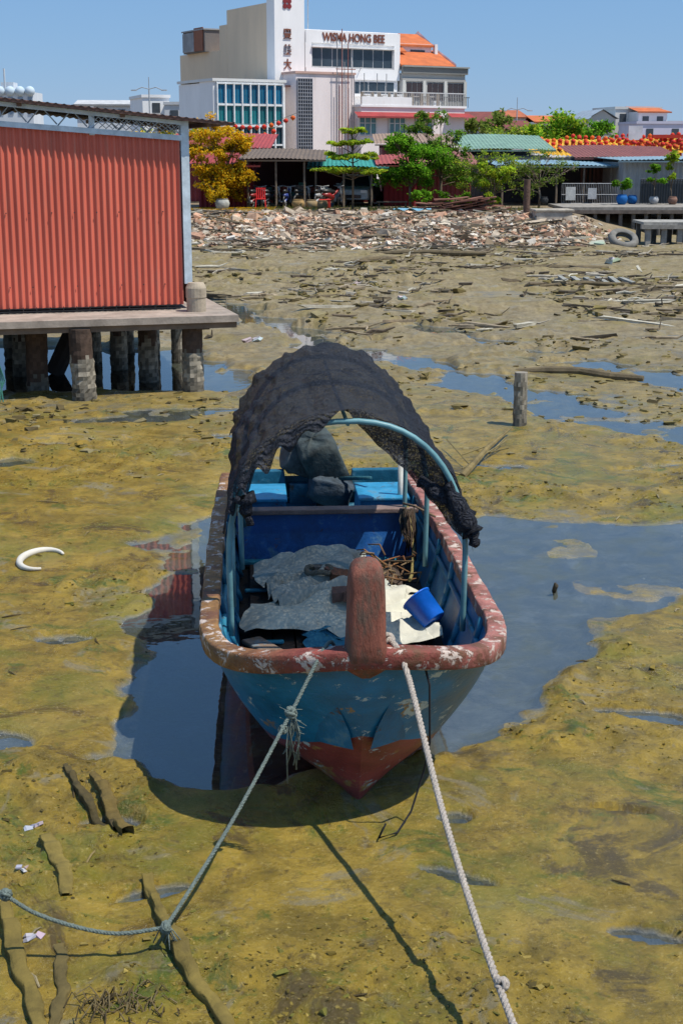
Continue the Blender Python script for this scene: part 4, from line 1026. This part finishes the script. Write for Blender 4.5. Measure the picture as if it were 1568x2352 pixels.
h.bx(1.6,3.0,66.2,66.7,1.38,1.43,(.25,.16,.1)); 
for x in(1.7,2.9): h.bx(x,x+.05,66.3,66.6,1.1,1.38,(.2,.13,.09))
h.build('stored_goods',M_plain)
h=MB(); h.grid(lambda a,b:(2.2+1.6*a,61.5+.5*b+.3*math.sin(a*6),hz(2.2+1.6*a,61.5)+.15+.05*math.sin(a*17+b*5)),20,4,(.20,.42,.55)); h.build('blue_cloth',M_tarp,None,smooth=True)
# ---------------------------------------------------------------- trees
def tree(name,x,y,z0,trunk_h,clumps,nleaf,ls,cols,tr=.07,tcol=(.16,.12,.08),seed=1,droop=0):
    random.seed(seed)
    e=empty(name,(x,y,z0)); mb=MB()
    top=Vector((R(-.1,.1),0,trunk_h)); mb.tube([(0,0,-.2),(R(-.05,.05),0,trunk_h*.5),top],[tr,tr*.75,tr*.6],tcol,8)
    for(cx,cy,cz,rx,ry,rz_) in clumps:
        c=Vector((cx,cy,cz)); st=Vector((0,0,min(trunk_h,cz)*R(.75,1)))
        md=(st+c)/2+Vector((R(-.1,.1),R(-.1,.1),R(-.05,.1))); mb.tube([st,md,c],[tr*.45,tr*.3,tr*.12],tcol,6)
        for q in range(5):
            d_=Vector((R(-1,1)*rx,R(-1,1)*ry,R(-1,1)*rz_)); mb.tube([md.lerp(c,.6),c+d_*.5,c+d_*.95],[tr*.15,tr*.1,.006],tcol,4)
    mb.build('trunk',M_wood,e,smooth=True)
    mb=MB(); tot=sum(a[3]*a[4]*a[5] for a in clumps)**1
    for(cx,cy,cz,rx,ry,rz_) in clumps:
        n_=int(nleaf*(rx*ry*rz_)/tot)+40; bias=R(.7,1.25)
        sub=[(R(-.8,.8),R(-.8,.8),R(-.8,.8)) for _ in range(max(4,n_//45))]
        for i in range(n_):
            s0=random.choice(sub); px,py,pz=cx+rx*(s0[0]+random.gauss(0,.22)),cy+ry*(s0[1]+random.gauss(0,.22)),cz+rz_*(s0[2]+random.gauss(0,.22))
            if pz<.05: continue
            m_=Euler((R(-1,1),R(-1,1),R(0,6.3))).to_matrix(); s_=ls*R(.6,1.3)
            q=[m_@Vector(v) for v in((-s_*.5,0,0),(0,-s_*.28,0),(s_*.5,0,0),(0,s_*.28,0))]
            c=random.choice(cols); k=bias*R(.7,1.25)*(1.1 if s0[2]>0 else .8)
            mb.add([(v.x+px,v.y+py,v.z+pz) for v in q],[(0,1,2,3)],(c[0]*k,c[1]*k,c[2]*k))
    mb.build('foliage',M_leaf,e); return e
def cl(n,rx,rz_,zc_,sx_=1.,r=.45,seed=0,ry=None):
    random.seed(seed); o_=[]
    for i in range(n):
        a=R(0,6.28); q=math.sqrt(random.random()); o_.append((q*rx*math.cos(a),q*(ry or rx*.7)*math.sin(a),zc_+R(-1,1)*rz_,r*R(.7,1.3),r*R(.7,1.3),r*R(.5,.9)))
    return o_
YL=[(.66,.42,.02),(.75,.50,.03),(.55,.33,.01),(.45,.38,.03),(.62,.30,.01)]
GR=[(.11,.27,.02),(.15,.36,.025),(.07,.18,.012),(.21,.40,.03)]
LG=[(.30,.44,.03),(.40,.50,.04),(.22,.38,.03),(.46,.50,.04)]
DGN=[(.15,.24,.04),(.22,.30,.05),(.12,.19,.035),(.28,.33,.08)]
tree('yellow_tree',-5.45,66.2,1.1,1.2,cl(20,1.4,1.35,2.05,r=.5,seed=4),10500,.15,YL,.08,seed=2)
tree('yellow_tree',-6.9,74,1.1,1.6,cl(8,1.2,.8,3.3,r=.5,seed=14),2500,.15,YL,.08,seed=12)
lay=[]
random.seed(9)
for(z,rad,n_) in((1.75,1.55,11),(2.35,1.25,9),(2.95,.85,6),(3.4,.4,3)):
    for k in range(n_):
        a=k/n_*6.28+R(-.2,.2); q=rad*R(.55,1); lay.append((q*math.cos(a),q*math.sin(a)*.7,z+R(-.08,.08),.36,.36,.09))
tree('terminalia_tree',.5,64.2,1.1,3.4,lay,7000,.15,LG,.05,seed=3)
tree('green_tree',3.1,65.2,1.1,1.2,cl(20,1.25,1.3,1.8,r=.5,seed=6),9500,.14,GR,.08,seed=4)
tree('green_tree',4.5,66.5,1.1,1.6,cl(18,1.45,1.45,2.6,r=.45,seed=7),6200,.13,DGN+GR,.08,seed=5)
tree('shrub',5.0,64.2,1.1,.6,cl(7,.6,.3,.5,r=.3,seed=8),1800,.12,GR,.05,seed=6)
tree('sparse_tree',6.9,65.5,1.1,1.4,cl(18,1.7,1.05,1.75,r=.5,seed=9),3300,.11,DGN+LG,.07,seed=7)
tree('sparse_tree',9.0,66.5,1.1,1.2,cl(15,1.7,.8,1.7,r=.5,seed=10),1700,.10,DGN,.06,(.26,.20,.15),seed=8)
tree('green_tree',6.7,64.2,.9,1.0,cl(8,.6,.75,1.4,r=.3,seed=11),2600,.12,LG,.04,seed=9)
tree('potted_plant',12.6,65.5,1.7,.4,cl(5,.3,.1,.55,r=.25,seed=12),500,.18,GR,.03,seed=10)
tree('potted_plant',14.1,65.8,1.6,.6,cl(6,.35,.6,1.0,r=.2,seed=13),500,.16,GR,.03,seed=11)
tree('potted_plant',14.9,66.0,1.6,.5,cl(6,.3,.7,1.3,r=.2,seed=15),500,.16,LG,.03,seed=13)
tree('green_tree',15.5,110,1.1,3,cl(12,2.6,.9,4.0,r=1,seed=16),3500,.3,GR+LG,.15,seed=14)
tree('green_tree',22.5,138,1.1,3,cl(10,2.5,.6,4.6,r=1,seed=17),2500,.35,GR,.15,seed=15)
tree('green_tree',11,112,1.1,3,cl(10,2.2,.7,4.2,r=1,seed=18),2200,.3,DGN,.15,seed=16)
tree('green_tree',9.8,98,1.1,3,cl(8,1.5,.8,3.2,r=.8,seed=19),2200,.25,DGN+LG,.15,seed=17)
tree('green_tree',-9.5,85,1.1,2,cl(10,2.,.9,2.9,r=.8,seed=22),2500,.22,YL+LG,.12,seed=18)
random.seed(3)
h=MB()
lx=[];ly=[]
for i in range(5000):
    yl=random.random()<.5
    lx.append((R(-9,-3) if yl else R(-4,9),yl)); ly.append(R(58.5,66.5))
lz=height(np.array([a[0] for a in lx]),np.array(ly))
for (x,yl),y,z in zip(lx,ly,lz):
    s=R(.04,.10); c=random.choice(YL) if yl else random.choice([(.2,.2,.06),(.3,.27,.1),(.12,.16,.03)])
    if yl: h.add([(x-s,y,z+.06),(x,y-s*.7,z+.08),(x+s,y,z+.1),(x,y+s*.7,z+.07)],[(0,1,2,3)],c)
    elif y>62.5: h.add([(x-.02,y,z),(x+.02,y,z),(x+R(-.06,.06),y,z+R(.08,.25))],[(0,1,2)],c)
h.build('leaf_litter_and_grass',M_leaf)
# ---------------------------------------------------------------- sky, sun, camera
w=D.worlds.new('World'); sc.world=w; w.use_nodes=True; nt=w.node_tree; nt.nodes.clear()
sd=Vector((.48,-.2,1)).normalized()
sky=nt.nodes.new('ShaderNodeTexSky'); sky.sky_type='NISHITA'; sky.sun_disc=False
sky.sun_elevation=math.asin(sd.z); sky.sun_rotation=math.atan2(sd.x,sd.y)
sky.air_density=1.0; sky.dust_density=.1; sky.ozone_density=2.5
skc=mix(nt,.68,sky.outputs[0],(1.5,3.5,6.9))
bg=nt.nodes.new('ShaderNodeBackground'); bg.inputs['Strength'].default_value=.105
nt.links.new(skc,bg.inputs[0]); wo=nt.nodes.new('ShaderNodeOutputWorld'); nt.links.new(bg.outputs[0],wo.inputs[0])
sl=D.lights.new('sun','SUN'); sl.energy=5.0; sl.angle=math.radians(.53); sl.color=(1,.95,.86)
so=D.objects.new('sun',sl); link(so); so.rotation_euler=sd.to_track_quat('Z','Y').to_euler(); so.location=(20,-8,40)
cam=D.cameras.new('camera'); co_=D.objects.new('camera',cam); link(co_); co_.location=(0,0,3.6); co_.rotation_euler=(math.radians(90-14.19),0,0)
cam.sensor_fit='VERTICAL'; cam.sensor_height=36; cam.lens=50; cam.clip_end=3000; cam.clip_start=.05
sc.camera=co_
sc.view_settings.view_transform='Standard'; sc.view_settings.look='None'; sc.view_settings.exposure=0
